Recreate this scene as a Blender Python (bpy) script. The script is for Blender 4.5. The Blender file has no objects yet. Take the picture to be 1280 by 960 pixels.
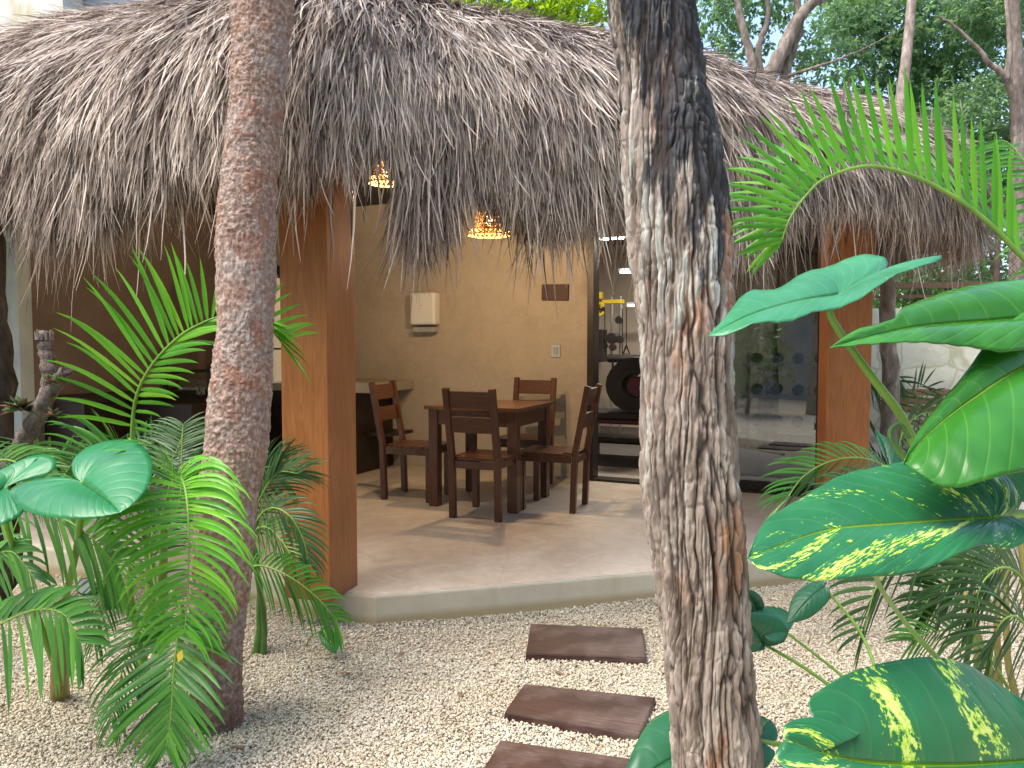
import bpy, math, random
import numpy as np
from mathutils import Vector, Matrix
random.seed(7); RNG = np.random.default_rng(11)
SC = bpy.context.scene; COL = SC.collection
R = math.radians

# ------------------------------------------------------------------ camera
EYE = np.array([0.0, 0.0, 1.35]); PITCH = math.atan(50/960)
FW = np.array([0, math.cos(PITCH), -math.sin(PITCH)]); UP = np.array([0, math.sin(PITCH), math.cos(PITCH)]); RT = np.array([1.0, 0, 0])
def ray(px, py): return RT*((px-640)/960) + UP*((480-py)/960) + FW
def W(px, py, d): return EYE + ray(px, py)*d
def G(px, py, z=0.0):
    r = ray(px, py); return EYE + r*((z-EYE[2])/r[2])
def proj_x(p):
    q = np.asarray(p) - EYE
    return 640 + 960*(q@RT)/(q@FW)
cam = bpy.data.cameras.new('camera'); co = bpy.data.objects.new('camera', cam); COL.objects.link(co)
co.location = EYE; co.rotation_euler = (math.pi/2-PITCH, 0, 0)
cam.sensor_width = 36; cam.lens = 27; cam.clip_start = 0.05; cam.clip_end = 500; SC.camera = co

# building frame: t along the back wall (to the right), q away from the camera
BA = R(24.3); P0 = np.array([.667, 6.74]); WD = np.array([math.cos(BA), -math.sin(BA)]); WQ = np.array([math.sin(BA), math.cos(BA)])
def B(t, q, z): 
    p = P0 + WD*t + WQ*q
    return np.array([p[0], p[1], z])
def wall_hit(px, py, off=0.0):
    r = ray(px, py); k = ((P0 - EYE[:2])@WQ - off)/(r[:2]@WQ)
    return EYE + r*k

# ------------------------------------------------------------------ noise
def _h(i, j, k, s):
    n = (i*374761393 + j*668265263 + k*2147483647 + s*1274126177) & 0xffffffff
    n = ((n ^ (n >> 13))*1274126177) & 0xffffffff
    n = ((n ^ (n >> 16))*2246822519) & 0xffffffff
    return ((n ^ (n >> 15)) & 0xffff)/65535.0
def vnoise(x, y, z, s=0):
    x, y, z = np.broadcast_arrays(x, y, z)
    i = np.floor(x).astype(np.int64); j = np.floor(y).astype(np.int64); k = np.floor(z).astype(np.int64)
    f = x-i; g = y-j; h = z-k
    f = f*f*(3-2*f); g = g*g*(3-2*g); h = h*h*(3-2*h)
    r = 0
    for a in (0, 1):
        for b in (0, 1):
            for c in (0, 1):
                r = r + _h(i+a, j+b, k+c, s)*(f if a else 1-f)*(g if b else 1-g)*(h if c else 1-h)
    return r*2-1
def fbm(x, y, z, o=4, s=0):
    r = 0; a = 1; t = 0
    for q in range(o):
        r = r + a*vnoise(x*2**q, y*2**q, z*2**q, s+q*17); t += a; a *= .5
    return r/t

# ------------------------------------------------------------------ objects
def tag(o, label=None, cat=None, group=None, kind=None):
    if label: o['label'] = label
    if cat: o['category'] = cat
    if group: o['group'] = group
    if kind: o['kind'] = kind
    return o
def thing(name, label, cat, loc=(0,0,0), rz=0, group=None):
    o = bpy.data.objects.new(name, None); COL.objects.link(o); o.empty_display_size = .1
    o.location = [float(a) for a in loc]; o.rotation_euler = (0, 0, rz)
    return tag(o, label, cat, group)
bpy.context.view_layer.update()
def mesh_obj(name, V, F, mat, parent=None, smooth=False, world=True, attrs=None, bevel=0, solid=0, label=None, auto=None):
    me = bpy.data.meshes.new(name)
    V = np.asarray(V, dtype=np.float64)
    if parent is not None and world:      # vertices given in world space -> local to the parent chain
        V = to_local(V, parent)
    if isinstance(F, np.ndarray) and F.ndim == 2:
        n = F.shape[1]; nf = F.shape[0]
        me.vertices.add(len(V)); me.vertices.foreach_set('co', V.astype(np.float32).ravel())
        me.loops.add(nf*n); me.loops.foreach_set('vertex_index', F.astype(np.int32).ravel())
        me.polygons.add(nf); me.polygons.foreach_set('loop_start', (np.arange(nf)*n).astype(np.int32))
        me.update(calc_edges=True); me.validate()
    else:
        me.from_pydata([tuple(v) for v in V], [], [tuple(f) for f in F])
    if attrs:
        for k, v in attrs.items():
            v = np.asarray(v, dtype=np.float32)
            if v.ndim == 1:
                at = me.attributes.new(k, 'FLOAT', 'POINT'); at.data.foreach_set('value', v)
            else:
                at = me.attributes.new(k, 'FLOAT_VECTOR', 'POINT'); at.data.foreach_set('vector', v.ravel())
    me.materials.append(mat)
    if smooth: me.polygons.foreach_set('use_smooth', np.ones(len(me.polygons), dtype=bool))
    me.update()
    o = bpy.data.objects.new(name, me); COL.objects.link(o)
    if parent is not None: o.parent = parent
    if solid:
        m = o.modifiers.new('solid', 'SOLIDIFY'); m.thickness = solid; m.offset = 0
    if bevel:
        m = o.modifiers.new('bevel', 'BEVEL'); m.width = bevel; m.segments = 2; m.limit_method = 'ANGLE'; m.angle_limit = R(40)
    if label: o['label'] = label
    return o
def to_local(V, parent):
    M = Matrix.Identity(4); p = parent
    while p is not None:
        M = Matrix.Translation(p.location) @ p.rotation_euler.to_matrix().to_4x4() @ M; p = p.parent
    Mi = np.array(M.inverted())
    return V@Mi[:3, :3].T + Mi[:3, 3]
class MB:
    def __init__(s): s.v = []; s.f = []
    def add(s, V, F):
        n = len(s.v); s.v += [tuple(map(float, p)) for p in V]; s.f += [tuple(i+n for i in f) for f in F]; return s
    def box(s, c, d, rz=0, M=None):
        c = np.asarray(c, float); hx, hy, hz = d[0]/2, d[1]/2, d[2]/2
        P = np.array([(x*hx, y*hy, z*hz) for z in (-1, 1) for x, y in ((-1,-1),(1,-1),(1,1),(-1,1))])
        if M is not None: P = P@np.array(M).T
        ca, sa = math.cos(rz), math.sin(rz)
        P = np.stack([P[:,0]*ca-P[:,1]*sa, P[:,0]*sa+P[:,1]*ca, P[:,2]], 1)+c
        return s.add(P, [(3,2,1,0),(4,5,6,7),(0,1,5,4),(1,2,6,5),(2,3,7,6),(3,0,4,7)])
    def beam(s, a, b, w, h, up=(0,0,1)):
        a = np.asarray(a, float); b = np.asarray(b, float); d = b-a; d /= np.linalg.norm(d)
        x = np.cross(d, up)
        if np.linalg.norm(x) < 1e-3: x = np.cross(d, (0, 1, 0))
        x /= np.linalg.norm(x); y = np.cross(x, d)
        P = [p + x*sx*w/2 + y*sy*h/2 for p in (a, b) for sx, sy in ((-1,-1),(1,-1),(1,1),(-1,1))]
        return s.add(P, [(3,2,1,0),(4,5,6,7),(0,1,5,4),(1,2,6,5),(2,3,7,6),(3,0,4,7)])
    def tube(s, pts, rad, n=8, cap=True):
        pts = np.asarray(pts, float); m = len(pts); rad = np.broadcast_to(rad, (m,))
        T = np.gradient(pts, axis=0); T /= np.linalg.norm(T, axis=1)[:, None]+1e-9
        ref = np.array([0.13, .21, 1.0]) if abs(T[0][2]) < .8 else np.array([1.0, .2, .1])
        x = np.cross(T[0], ref); x /= np.linalg.norm(x); V = []
        for i in range(m):
            x = x - T[i]*(x@T[i]); x /= np.linalg.norm(x); y = np.cross(T[i], x)
            for k in range(n):
                a = 2*math.pi*k/n; V.append(pts[i]+(x*math.cos(a)+y*math.sin(a))*rad[i])
        F = [(i*n+k, i*n+(k+1)%n, (i+1)*n+(k+1)%n, (i+1)*n+k) for i in range(m-1) for k in range(n)]
        if cap: F += [tuple(range(n-1, -1, -1)), tuple(range((m-1)*n, m*n))]
        return s.add(V, F)
    def cyl(s, a, b, r, n=16, r2=None): return s.tube([a, b], [r, r if r2 is None else r2], n)
    def prism(s, poly, z0, z1):
        n = len(poly)
        V = [(x, y, z0) for x, y in poly]+[(x, y, z1) for x, y in poly]
        return s.add(V, [tuple(range(n-1,-1,-1)), tuple(range(n, 2*n))]+[(i, (i+1)%n, n+(i+1)%n, n+i) for i in range(n)])
    def build(s, name, mat, parent=None, **k): return mesh_obj(name, s.v, s.f, mat, parent, **k)
def spline(P, n):
    P = np.asarray(P, float); m = len(P); t = np.linspace(0, m-1, n); out = []
    for u in t:
        i = min(int(u), m-2); f = u-i
        p0 = P[max(i-1, 0)]; p1 = P[i]; p2 = P[i+1]; p3 = P[min(i+2, m-1)]
        out.append(.5*((2*p1)+(-p0+p2)*f+(2*p0-5*p1+4*p2-p3)*f*f+(-p0+3*p1-3*p2+p3)*f**3))
    return np.array(out)
def nrm(v): 
    v = np.asarray(v, float); return v/(np.linalg.norm(v, axis=-1, keepdims=True)+1e-9)

# ------------------------------------------------------------------ materials
def lin(c): return tuple(((x/255)/12.92 if x/255 <= .04045 else ((x/255+.055)/1.055)**2.4) for x in c)
class NT:
    def __init__(s, name):
        s.m = bpy.data.materials.new(name); s.m.use_nodes = True; s.t = s.m.node_tree; s.t.nodes.clear()
        s.out = s.n('ShaderNodeOutputMaterial')
    def n(s, typ, **k):
        nd = s.t.nodes.new(typ)
        for a, b in k.items(): setattr(nd, a, b)
        return nd
    def l(s, a, b): s.t.links.new(a, b)
    def val(s, sock, v):
        if hasattr(v, 'is_linked') or isinstance(v, bpy.types.NodeSocket): s.l(v, sock)
        else: sock.default_value = v
    def coords(s, scale=(1,1,1), rot=(0,0,0), kind='Object'):
        tc = s.n('ShaderNodeTexCoord'); mp = s.n('ShaderNodeMapping'); s.l(tc.outputs[kind], mp.inputs[0])
        mp.inputs['Scale'].default_value = scale; mp.inputs['Rotation'].default_value = rot; return mp.outputs[0]
    def world(s, scale=(1,1,1)):
        g = s.n('ShaderNodeNewGeometry'); mp = s.n('ShaderNodeMapping'); s.l(g.outputs['Position'], mp.inputs[0])
        mp.inputs['Scale'].default_value = scale; return mp.outputs[0]
    def noise(s, vec, scale, detail=5, rough=.55, dist=0):
        t = s.n('ShaderNodeTexNoise'); s.l(vec, t.inputs['Vector']); t.inputs['Scale'].default_value = scale
        t.inputs['Detail'].default_value = detail; t.inputs['Roughness'].default_value = rough; t.inputs['Distortion'].default_value = dist
        return t.outputs['Fac']
    def vor(s, vec, scale, out='Distance', feat='F1'):
        t = s.n('ShaderNodeTexVoronoi', feature=feat); s.l(vec, t.inputs['Vector']); t.inputs['Scale'].default_value = scale
        return t.outputs[out]
    def ramp(s, fac, stops, interp='LINEAR'):
        r = s.n('ShaderNodeValToRGB'); s.l(fac, r.inputs[0]); e = r.color_ramp.elements; r.color_ramp.interpolation = interp
        while len(e) < len(stops): e.new(.5)
        for a, (p, c) in zip(e, stops):
            a.position = p; a.color = (*c, 1) if len(c) == 3 else (c[0], c[0], c[0], 1)
        return r.outputs[0]
    def mix(s, fac, a, b, mode='MIX'):
        m = s.n('ShaderNodeMix', data_type='RGBA', blend_type=mode)
        s.val(m.inputs[0], fac)
        for sock, v in ((m.inputs[6], a), (m.inputs[7], b)):
            if isinstance(v, bpy.types.NodeSocket): s.l(v, sock)
            else: sock.default_value = (*v, 1)
        return m.outputs[2]
    def math(s, op, a, b=0.0, clamp=False):
        m = s.n('ShaderNodeMath', operation=op, use_clamp=clamp); s.val(m.inputs[0], a); s.val(m.inputs[1], b); return m.outputs[0]
    def attr(s, name, o='Fac'):
        a = s.n('ShaderNodeAttribute', attribute_name=name); return a.outputs[o]
    def bump(s, h, strength=.3, dist=.01, prev=None):
        b = s.n('ShaderNodeBump'); s.l(h, b.inputs['Height']); b.inputs['Strength'].default_value = strength; b.inputs['Distance'].default_value = dist
        if prev is not None: s.l(prev, b.inputs['Normal'])
        return b.outputs[0]
    def bsdf(s, color, rough=.6, normal=None, metal=0, spec=.5, trans=0, ior=1.45, coat=0):
        b = s.n('ShaderNodeBsdfPrincipled')
        if isinstance(color, bpy.types.NodeSocket): s.l(color, b.inputs['Base Color'])
        else: b.inputs['Base Color'].default_value = (*color, 1)
        s.val(b.inputs['Roughness'], rough); b.inputs['Metallic'].default_value = metal
        b.inputs['Specular IOR Level'].default_value = spec; b.inputs['Transmission Weight'].default_value = trans; b.inputs['IOR'].default_value = ior
        b.inputs['Coat Weight'].default_value = coat
        if normal is not None: s.l(normal, b.inputs['Normal'])
        s.l(b.outputs[0], s.out.inputs[0]); s.b = b; return s.m
    def translucent(s, color, fac):
        t = s.n('ShaderNodeBsdfTranslucent'); s.val(t.inputs[0], color) if isinstance(color, bpy.types.NodeSocket) else setattr(t.inputs[0], 'default_value', (*color, 1))
        m = s.n('ShaderNodeMixShader'); m.inputs[0].default_value = fac
        s.l(s.b.outputs[0], m.inputs[1]); s.l(t.outputs[0], m.inputs[2]); s.l(m.outputs[0], s.out.inputs[0]); return s.m
M = {}
def simple(key, c1, c2, scale=6, rough=.6, bs=.2, bd=.004, metal=0, spec=.5, stretch=(1,1,1), coat=0, bscale=None):
    t = NT(key); v = t.coords(stretch); f = t.noise(v, scale, 6)
    c = t.ramp(f, [(.3, c1), (.7, c2)])
    nb = t.bump(t.noise(v, bscale or scale*5, 4), bs, bd)
    M[key] = t.bsdf(c, rough, nb, metal, spec, coat=coat); return M[key]
def wood(key, dark, mid, light, rough=.45, axis=2, sc=1, coat=0, worn=None, spec=.5):
    t = NT(key); st = [14*sc, 14*sc, 14*sc]; st[axis] = 1.1*sc; v = t.coords(tuple(st))
    w = t.noise(v, 1.6, 3, .5, .6)
    wv = t.math('FRACT', t.math('MULTIPLY', w, 7.0)); wv2 = t.math('ABSOLUTE', t.math('SUBTRACT', wv, .5))
    fine = t.noise(v, 9, 5, .6)
    f = t.math('ADD', t.math('MULTIPLY', wv2, .6), t.math('MULTIPLY', fine, .7))
    c = t.ramp(f, [(.25, dark), (.5, mid), (.8, light)])
    big = t.noise(t.coords((1.3,1.3,1.3)), 2.2, 3)
    c = t.mix(.35, c, t.ramp(big, [(.3, dark), (.7, light)]))
    if worn:
        wn = t.noise(t.coords((3, 3, 3)), 2.2, 5, .6); c = t.mix(t.ramp(wn, [(.45, (0,)), (.68, (.7,))]), c, t.ramp(fine, [(.3, mid), (.6, worn)]))
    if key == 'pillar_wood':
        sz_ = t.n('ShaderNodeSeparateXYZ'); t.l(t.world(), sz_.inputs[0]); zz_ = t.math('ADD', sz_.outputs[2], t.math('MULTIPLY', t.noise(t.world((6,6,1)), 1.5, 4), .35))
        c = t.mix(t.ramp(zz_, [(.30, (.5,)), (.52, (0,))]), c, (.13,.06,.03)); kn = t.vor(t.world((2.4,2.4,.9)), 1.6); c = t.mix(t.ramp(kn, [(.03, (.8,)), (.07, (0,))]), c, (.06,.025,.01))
    M[key] = t.bsdf(c, t.ramp(fine, [(.3, (rough-.08,)), (.7, (rough+.12,))]), t.bump(f, .25, .002), spec=spec, coat=coat); return M[key]
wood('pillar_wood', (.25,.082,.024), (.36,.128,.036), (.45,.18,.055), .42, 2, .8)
wood('chair_wood', (.04,.012,.005), (.08,.024,.010), (.14,.046,.018), .34, 2, 1.1, coat=.15)
wood('chair_wood_x', (.04,.012,.005), (.08,.024,.010), (.14,.046,.018), .34, 0, 1.1, coat=.15)
wood('table_wood', (.07,.024,.009), (.13,.048,.018), (.21,.085,.032), .3, 0, .9, coat=.2)
wood('plank_wood', (.022,.010,.008), (.045,.019,.014), (.085,.04,.03), .5, 0, .9, worn=(.19,.14,.125))
wood('plaque_wood', (.03,.012,.009), (.06,.022,.016), (.10,.035,.025), .5, 0, 1.5)
wood('cabinet_wood', (.012,.007,.006), (.02,.011,.009), (.03,.018,.013), .4, 2, 1)
wood('bench_wood', (.10,.04,.028), (.19,.08,.055), (.27,.13,.09), .5, 0, 1)
wood('beam_wood', (.05,.026,.016), (.09,.048,.03), (.14,.08,.05), .6, 0, 1)
# plaster
t = NT('plaster'); v = t.coords(); c = t.ramp(t.noise(v, 1.6, 7, .62), [(.3, (.40,.335,.265)), (.72, (.52,.445,.36))])
c = t.mix(.35, c, t.ramp(t.noise(v, 9, 6, .7, 1.0), [(.35, (.37,.31,.25)), (.65, (.54,.465,.38))]))
M['plaster'] = t.bsdf(c, .75, t.bump(t.noise(v, 14, 7, .6), .25, .006), spec=.25)
t = NT('unlit_plaster'); v = t.coords(); c = t.ramp(t.noise(v, 1.9, 7, .62), [(.3, (.20,.15,.12)), (.72, (.29,.225,.185))])  # dim brown of the unlit side wall put into the plaster colour
M['unlit_plaster'] = t.bsdf(c, .8, t.bump(t.noise(v, 14, 7, .6), .25, .006), spec=.2)
# polished cement floor
t = NT('cement_floor'); v = t.world(); a = t.noise(v, 1.1, 8, .62, .9); b = t.noise(v, 5.5, 7, .7, 1.6)
c = t.mix(.5, t.ramp(a, [(.32, (.44,.355,.285)), (.5, (.60,.53,.455)), (.68, (.72,.67,.60))]), t.ramp(b, [(.3, (.42,.335,.27)), (.62, (.70,.635,.565))]))
c = t.mix(t.ramp(t.noise(v, .8, 5, .6), [(.5, (0,)), (.7, (.6,))]), c, (.48, .385, .315))
c = t.mix(t.ramp(t.noise(t.world((1,1,1)), 34, 4, .7), [(.62, (0,)), (.72, (.35,))]), c, (.3,.24,.19)); cw = t.n('ShaderNodeTexNoise'); t.l(t.world(), cw.inputs[0]); cw.inputs['Scale'].default_value = 3; cm2 = t.mix(.12, (0,0,0), cw.outputs['Color']); vm_ = t.n('ShaderNodeVectorMath', operation='ADD'); t.l(t.world(), vm_.inputs[0]); t.l(cm2, vm_.inputs[1]); crack = t.vor(vm_.outputs[0], .55, feat='DISTANCE_TO_EDGE'); c = t.mix(t.ramp(crack, [(0, (.12,)), (.003, (0,))]), c, (.2,.15,.12))
M['cement_floor'] = t.bsdf(c, t.ramp(b, [(.3, (.33,)), (.7, (.5,))]), t.bump(b, .12, .003), spec=.4)
t = NT('slab_edge'); v = t.world(); a = t.noise(v, 3, 7, .6, .6)
c = t.ramp(a, [(.3, (.47,.41,.31)), (.7, (.63,.58,.48))])
st = t.noise(t.world((9, 9, .8)), 1, 4, .6); c = t.mix(t.ramp(st, [(.5, (0,)), (.75, (.5,))]), c, (.42,.37,.25))
sep = t.n('ShaderNodeSeparateXYZ'); t.l(t.world(), sep.inputs[0])
lo = t.math('ADD', sep.outputs[2], t.math('MULTIPLY', a, -.05)); c = t.mix(t.ramp(lo, [(0.0, (.75,)), (.035, (0,))]), c, (.36,.27,.13))
M['slab_edge'] = t.bsdf(c, .8, t.bump(t.noise(v, 22, 6), .3, .004), spec=.25)
# stone wall
def stone(key, c1, c2, mortar, sc):
    t = NT(key); v = t.world(); w = t.n('ShaderNodeMix', data_type='VECTOR'); 
    n1 = t.n('ShaderNodeTexNoise'); t.l(v, n1.inputs[0]); n1.inputs['Scale'].default_value = 2.5
    w.inputs[0].default_value = .18; t.l(v, w.inputs[4]); t.l(n1.outputs['Color'], w.inputs[5])
    d = t.vor(w.outputs[1], sc, feat='DISTANCE_TO_EDGE'); cc = t.vor(w.outputs[1], sc, 'Color')
    sp = t.n('ShaderNodeSeparateColor'); t.l(cc, sp.inputs[0])
    c = t.mix(.5, t.ramp(sp.outputs[0], [(0, c1), (1, c2)]), t.ramp(t.noise(v, 6, 7, .65), [(.3, c1), (.7, c2)]))
    c = t.mix(t.ramp(d, [(.0, (1,)), (.05, (0,))]), c, mortar)
    M[key] = t.bsdf(c, .85, t.bump(d, .5, .05, t.bump(t.noise(v, 20, 5), .4, .01)), spec=.2)
stone('pale_stone', (.42,.43,.36), (.66,.66,.58), (.36,.38,.26), 3.2)
stone('warm_stone', (.20,.165,.12), (.34,.29,.22), (.11,.09,.07), 2.8)
simple('old_plaster', (.55,.54,.46), (.72,.70,.62), 2.5, .85, .3, .01)
t = NT('stained_plaster'); v = t.world(); c = t.ramp(t.noise(v, 2.2, 7, .6), [(.3, (.6,.58,.48)), (.7, (.78,.76,.68))])
c = t.mix(t.ramp(t.noise(t.world((3,3,.9)), .9, 5), [(.52, (0,)), (.68, (.8,))]), c, (.55,.44,.18)); M['stained_plaster'] = t.bsdf(c, .85)
simple('blue_grey_plaster', (.2,.24,.29), (.33,.37,.42), 2.5, .85)
simple('counter_cement', (.30,.26,.21), (.42,.36,.29), 5, .55)
simple('black_metal', (.012,.012,.013), (.022,.022,.024), 12, .4, .1, metal=.3)
simple('dark_frame', (.018,.014,.013), (.03,.022,.02), 10, .38, .05, metal=.2)
simple('white_plastic', (.72,.72,.69), (.78,.78,.75), 3, .35, .03)
simple('white_paint', (.66,.7,.72), (.76,.8,.82), 3, .5, .05)
simple('pale_post', (.42,.5,.52), (.6,.66,.66), 4, .7, .3)
simple('grey_plastic', (.3,.31,.31), (.42,.43,.43), 3, .35, .03)
simple('steel', (.5,.5,.5), (.62,.62,.62), 8, .3, .05, metal=.9)
simple('yellow_paint', (.7,.5,.03), (.8,.6,.05), 5, .45, .05)
simple('maroon_vinyl', (.07,.01,.025), (.12,.02,.045), 6, .45, .1)
simple('dark_vinyl', (.015,.012,.012), (.03,.024,.024), 6, .5, .1)
simple('rubber_floor', (.05,.045,.042), (.09,.08,.075), 30, .8, .2)
simple('gym_mat', (.26,.23,.2), (.36,.33,.29), 8, .8, .2)
simple('ceiling_dark', (.03,.024,.02), (.06,.046,.036), 3, .9)
simple('gym_ceiling', (.05,.052,.056), (.07,.072,.076), 3, .8)
simple('soil', (.07,.05,.035), (.14,.105,.07), 4, .95, .6, .03)
simple('cardboard_blue', (.38,.42,.44), (.48,.52,.54), 3, .6)
simple('rust', (.06,.04,.03), (.12,.07,.05), 12, .7)
t = NT('wicker'); v = t.coords((1,1,1)); c = t.ramp(t.noise(v, 40, 3), [(.3, (.20,.10,.03)), (.7, (.40,.23,.07))]); t.bsdf(c, .6, t.bump(t.noise(v, 120, 3), .3, .002)); M['wicker'] = t.translucent(c, .12)
def emit(key, col, st):
    t = NT(key); e = t.n('ShaderNodeEmission'); e.inputs[0].default_value = (*col, 1); e.inputs[1].default_value = st
    t.l(e.outputs[0], t.out.inputs[0]); M[key] = t.m
emit('bulb_glow', (1, .66, .28), 6); emit('led_glow', (.93, .97, 1), 7)
t = NT('glass'); gl = t.n('ShaderNodeBsdfGlossy'); gl.inputs['Roughness'].default_value = .0; tr = t.n('ShaderNodeBsdfTransparent'); tr.inputs[0].default_value = (.50,.55,.58,1)
lw = t.n('ShaderNodeFresnel'); lw.inputs[0].default_value = 1.55; mx = t.n('ShaderNodeMixShader'); t.l(t.math('ADD', t.math('MULTIPLY', lw.outputs[0], 1.7), .09, True), mx.inputs[0]); t.l(tr.outputs[0], mx.inputs[1]); t.l(gl.outputs[0], mx.inputs[2]); t.l(mx.outputs[0], t.out.inputs[0]); M['glass'] = t.m
# leaves
def leafmat(key, c1, c2, c3, rough=.38, tf=.25, tcol=None, scale=3):
    t = NT(key); a = t.attr('shade'); v = t.world(); n = t.noise(v, scale, 4)
    c = t.ramp(t.math('ADD', t.math('MULTIPLY', a, .75), t.math('MULTIPLY', n, .3)), [(.15, c1), (.5, c2), (.9, c3)])
    t.bsdf(c, rough, t.bump(t.noise(v, 60, 3), .08, .003), spec=.45)
    M[key] = t.translucent(t.mix(1.0, c, tcol or (1.3, 1.5, .5), 'MULTIPLY'), tf)
leafmat('palm_bright', (.045,.19,.016), (.10,.34,.026), (.22,.50,.04), .34, .28)
leafmat('palm_mid', (.03,.12,.022), (.06,.205,.034), (.11,.31,.04), .34, .2)
leafmat('palm_dark', (.03,.075,.03), (.05,.12,.045), (.085,.18,.055), .4, .22)
leafmat('tree_leaf', (.06,.14,.045), (.11,.23,.07), (.19,.34,.08), .5, .4)
leafmat('tree_leaf_sunlit', (.16,.27,.03), (.28,.42,.035), (.44,.56,.05), .5, .5, (1.5, 1.5, .4))  # sunlit look put into the leaf colour: brighter, yellower than tree_leaf
leafmat('tree_leaf_blue', (.09,.17,.11), (.16,.27,.17), (.27,.42,.25), .34, .55, (1.6, 1.6, 1.0))
leafmat('rosette', (.05,.12,.03), (.12,.16,.06), (.28,.10,.09), .5, .2)
# broad leaves: attribute "luv" = (u along midrib, v side -1..1, seed)
def broad(key, base, base2, vein, rough=.3, tf=.2, varieg=0, veins=9, spec=.5, under=None):
    t = NT(key); s = t.n('ShaderNodeSeparateXYZ'); at = t.n('ShaderNodeAttribute', attribute_name='luv'); t.l(at.outputs['Vector'], s.inputs[0])
    u, vv, sd = s.outputs; av = t.math('ABSOLUTE', vv)
    skew = t.math('SUBTRACT', u, t.math('MULTIPLY', t.math('POWER', av, 1.3), .23))
    w = t.math('PINGPONG', t.math('MULTIPLY', skew, veins), .5)           # 0 on a vein
    n = t.noise(t.world(), 7, 5)
    c = t.ramp(n, [(.3, base), (.7, base2)])
    fine = t.math('PINGPONG', t.math('MULTIPLY', skew, veins*6.0), .5)
    vm = t.ramp(w, [(0, (.14 if varieg else .32,)), (.06, (0,))]); mm = t.ramp(av, [(0, (.95,)), (.014, (.75,)), (.03, (0,))])
    c = t.mix(vm, c, t.mix(.55, vein, base2)); 
    if varieg:
        cv = t.n('ShaderNodeCombineXYZ'); t.l(t.math('MULTIPLY', skew, 7.5), cv.inputs[0]); t.l(t.math('MULTIPLY', vv, .7), cv.inputs[1]); t.l(sd, cv.inputs[2])
        big = t.noise(cv.outputs[0], 1.0, 2, .5, .4)
        cv2 = t.n('ShaderNodeCombineXYZ'); t.l(t.math('MULTIPLY', skew, 75.0), cv2.inputs[0]); t.l(t.math('MULTIPLY', vv, 14.0), cv2.inputs[1]); t.l(sd, cv2.inputs[2])
        sp = t.noise(cv2.outputs[0], 1.0, 4, .65)
        m = t.math('ADD', t.math('MULTIPLY', big, 1.0), t.math('MULTIPLY', sp, .62))
        mask = t.ramp(m, [(varieg, (0,)), (varieg+.012, (.95,))])
        core = t.ramp(m, [(varieg+.03, (0,)), (varieg+.09, (1,))])
        c = t.mix(mask, c, t.mix(core, (.42,.68,.04), (.72,.74,.24)))
    c = t.mix(mm, c, vein)
    h = t.math('ADD', t.ramp(w, [(0, (0,)), (.18, (.8,)), (.5, (1,))]), t.math('MULTIPLY', fine, .12))
    nb = t.bump(h, .22, .003, t.bump(t.ramp(av, [(0, (0,)), (.03, (1,))]), .3, .003))
    t.bsdf(c, rough, nb, spec=spec)
    M[key] = t.translucent(t.mix(1.0, c, (1.3, 1.5, .5), 'MULTIPLY'), tf)
broad('elephant_leaf', (.018,.165,.06), (.03,.235,.08), (.16,.40,.13), .3, .15, 0, 8)
broad('blue_leaf', (.035,.19,.085), (.055,.27,.12), (.25,.48,.22), .32, .15, 0, 9)
broad('dark_leaf', (.018,.105,.05), (.03,.15,.065), (.07,.24,.10), .3, .12, 0, 8)
broad('bright_leaf', (.028,.16,.02), (.055,.25,.028), (.34,.56,.09), .2, .3, 0, 9, .6)  # brighter green base with pale yellow-green veins
broad('variegated_leaf', (.018,.13,.05), (.028,.19,.07), (.40,.62,.05), .28, .15, .925, 11)
simple('petiole', (.11,.24,.03), (.2,.36,.05), 9, .4, .1)
simple('petiole_dark', (.05,.12,.03), (.09,.2,.04), 9, .45, .1)
simple('sheath', (.17,.16,.04), (.32,.27,.09), 8, .5, .2, stretch=(6,6,1))
simple('yellow_fleck', (.7,.5,.03), (.8,.62,.08), 8, .5)
simple('dead_leaf', (.16,.09,.05), (.3,.19,.11), 8, .7)
# thatch
t = NT('thatch'); a = t.attr('shade'); c = t.ramp(a, [(0, (.07,.048,.036)), (.25, (.215,.165,.138)), (.55, (.40,.335,.295)), (.8, (.60,.52,.465)), (1, (.78,.69,.61))])
tp = t.attr('tip'); c = t.mix(t.ramp(tp, [(0, (0,)), (1, (.6,))]), c, t.mix(1.0, c, (.95,.8,.68), 'MULTIPLY'))
t.bsdf(c, .55, spec=.35); M['thatch'] = t.translucent(c, .1)
simple('thatch_core', (.07,.05,.04), (.14,.105,.085), 20, .9, .6, .03, stretch=(1,1,.2))
# barks
t = NT('furrowed_bark'); h = t.attr('h'); v = t.world((1,1,.28)); n = t.noise(v, 22, 6, .65); n2 = t.noise(t.world((1,1,.4)), 5, 5, .6)
base = t.ramp(n, [(.28, (.11,.082,.065)), (.5, (.25,.205,.175)), (.7, (.42,.37,.33))])
red = t.ramp(t.noise(t.world((1,1,.35)), 9, 4), [(.57, (0,)), (.66, (.75,))]); base = t.mix(red, base, (.33,.165,.09))
s = t.n('ShaderNodeSeparateXYZ'); t.l(t.world(), s.inputs[0])
lich = t.math('ADD', t.noise(t.world((1,1,.16)), 26, 5, .65), t.math('MULTIPLY', t.ramp(t.math('MULTIPLY', s.outputs[2], .4), [(.1, (0,)), (.45, (.13,)), (.62, (.19,)), (.85, (.1,))]), 1.0))
lm = t.math('MULTIPLY', t.ramp(lich, [(.66, (0,)), (.74, (.75,))]), t.ramp(h, [(.35, (0,)), (.6, (1,))])); base = t.mix(lm, base, t.ramp(t.noise(v, 60, 4), [(.3, (.33,.35,.33)), (.7, (.50,.52,.48))]))
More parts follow.
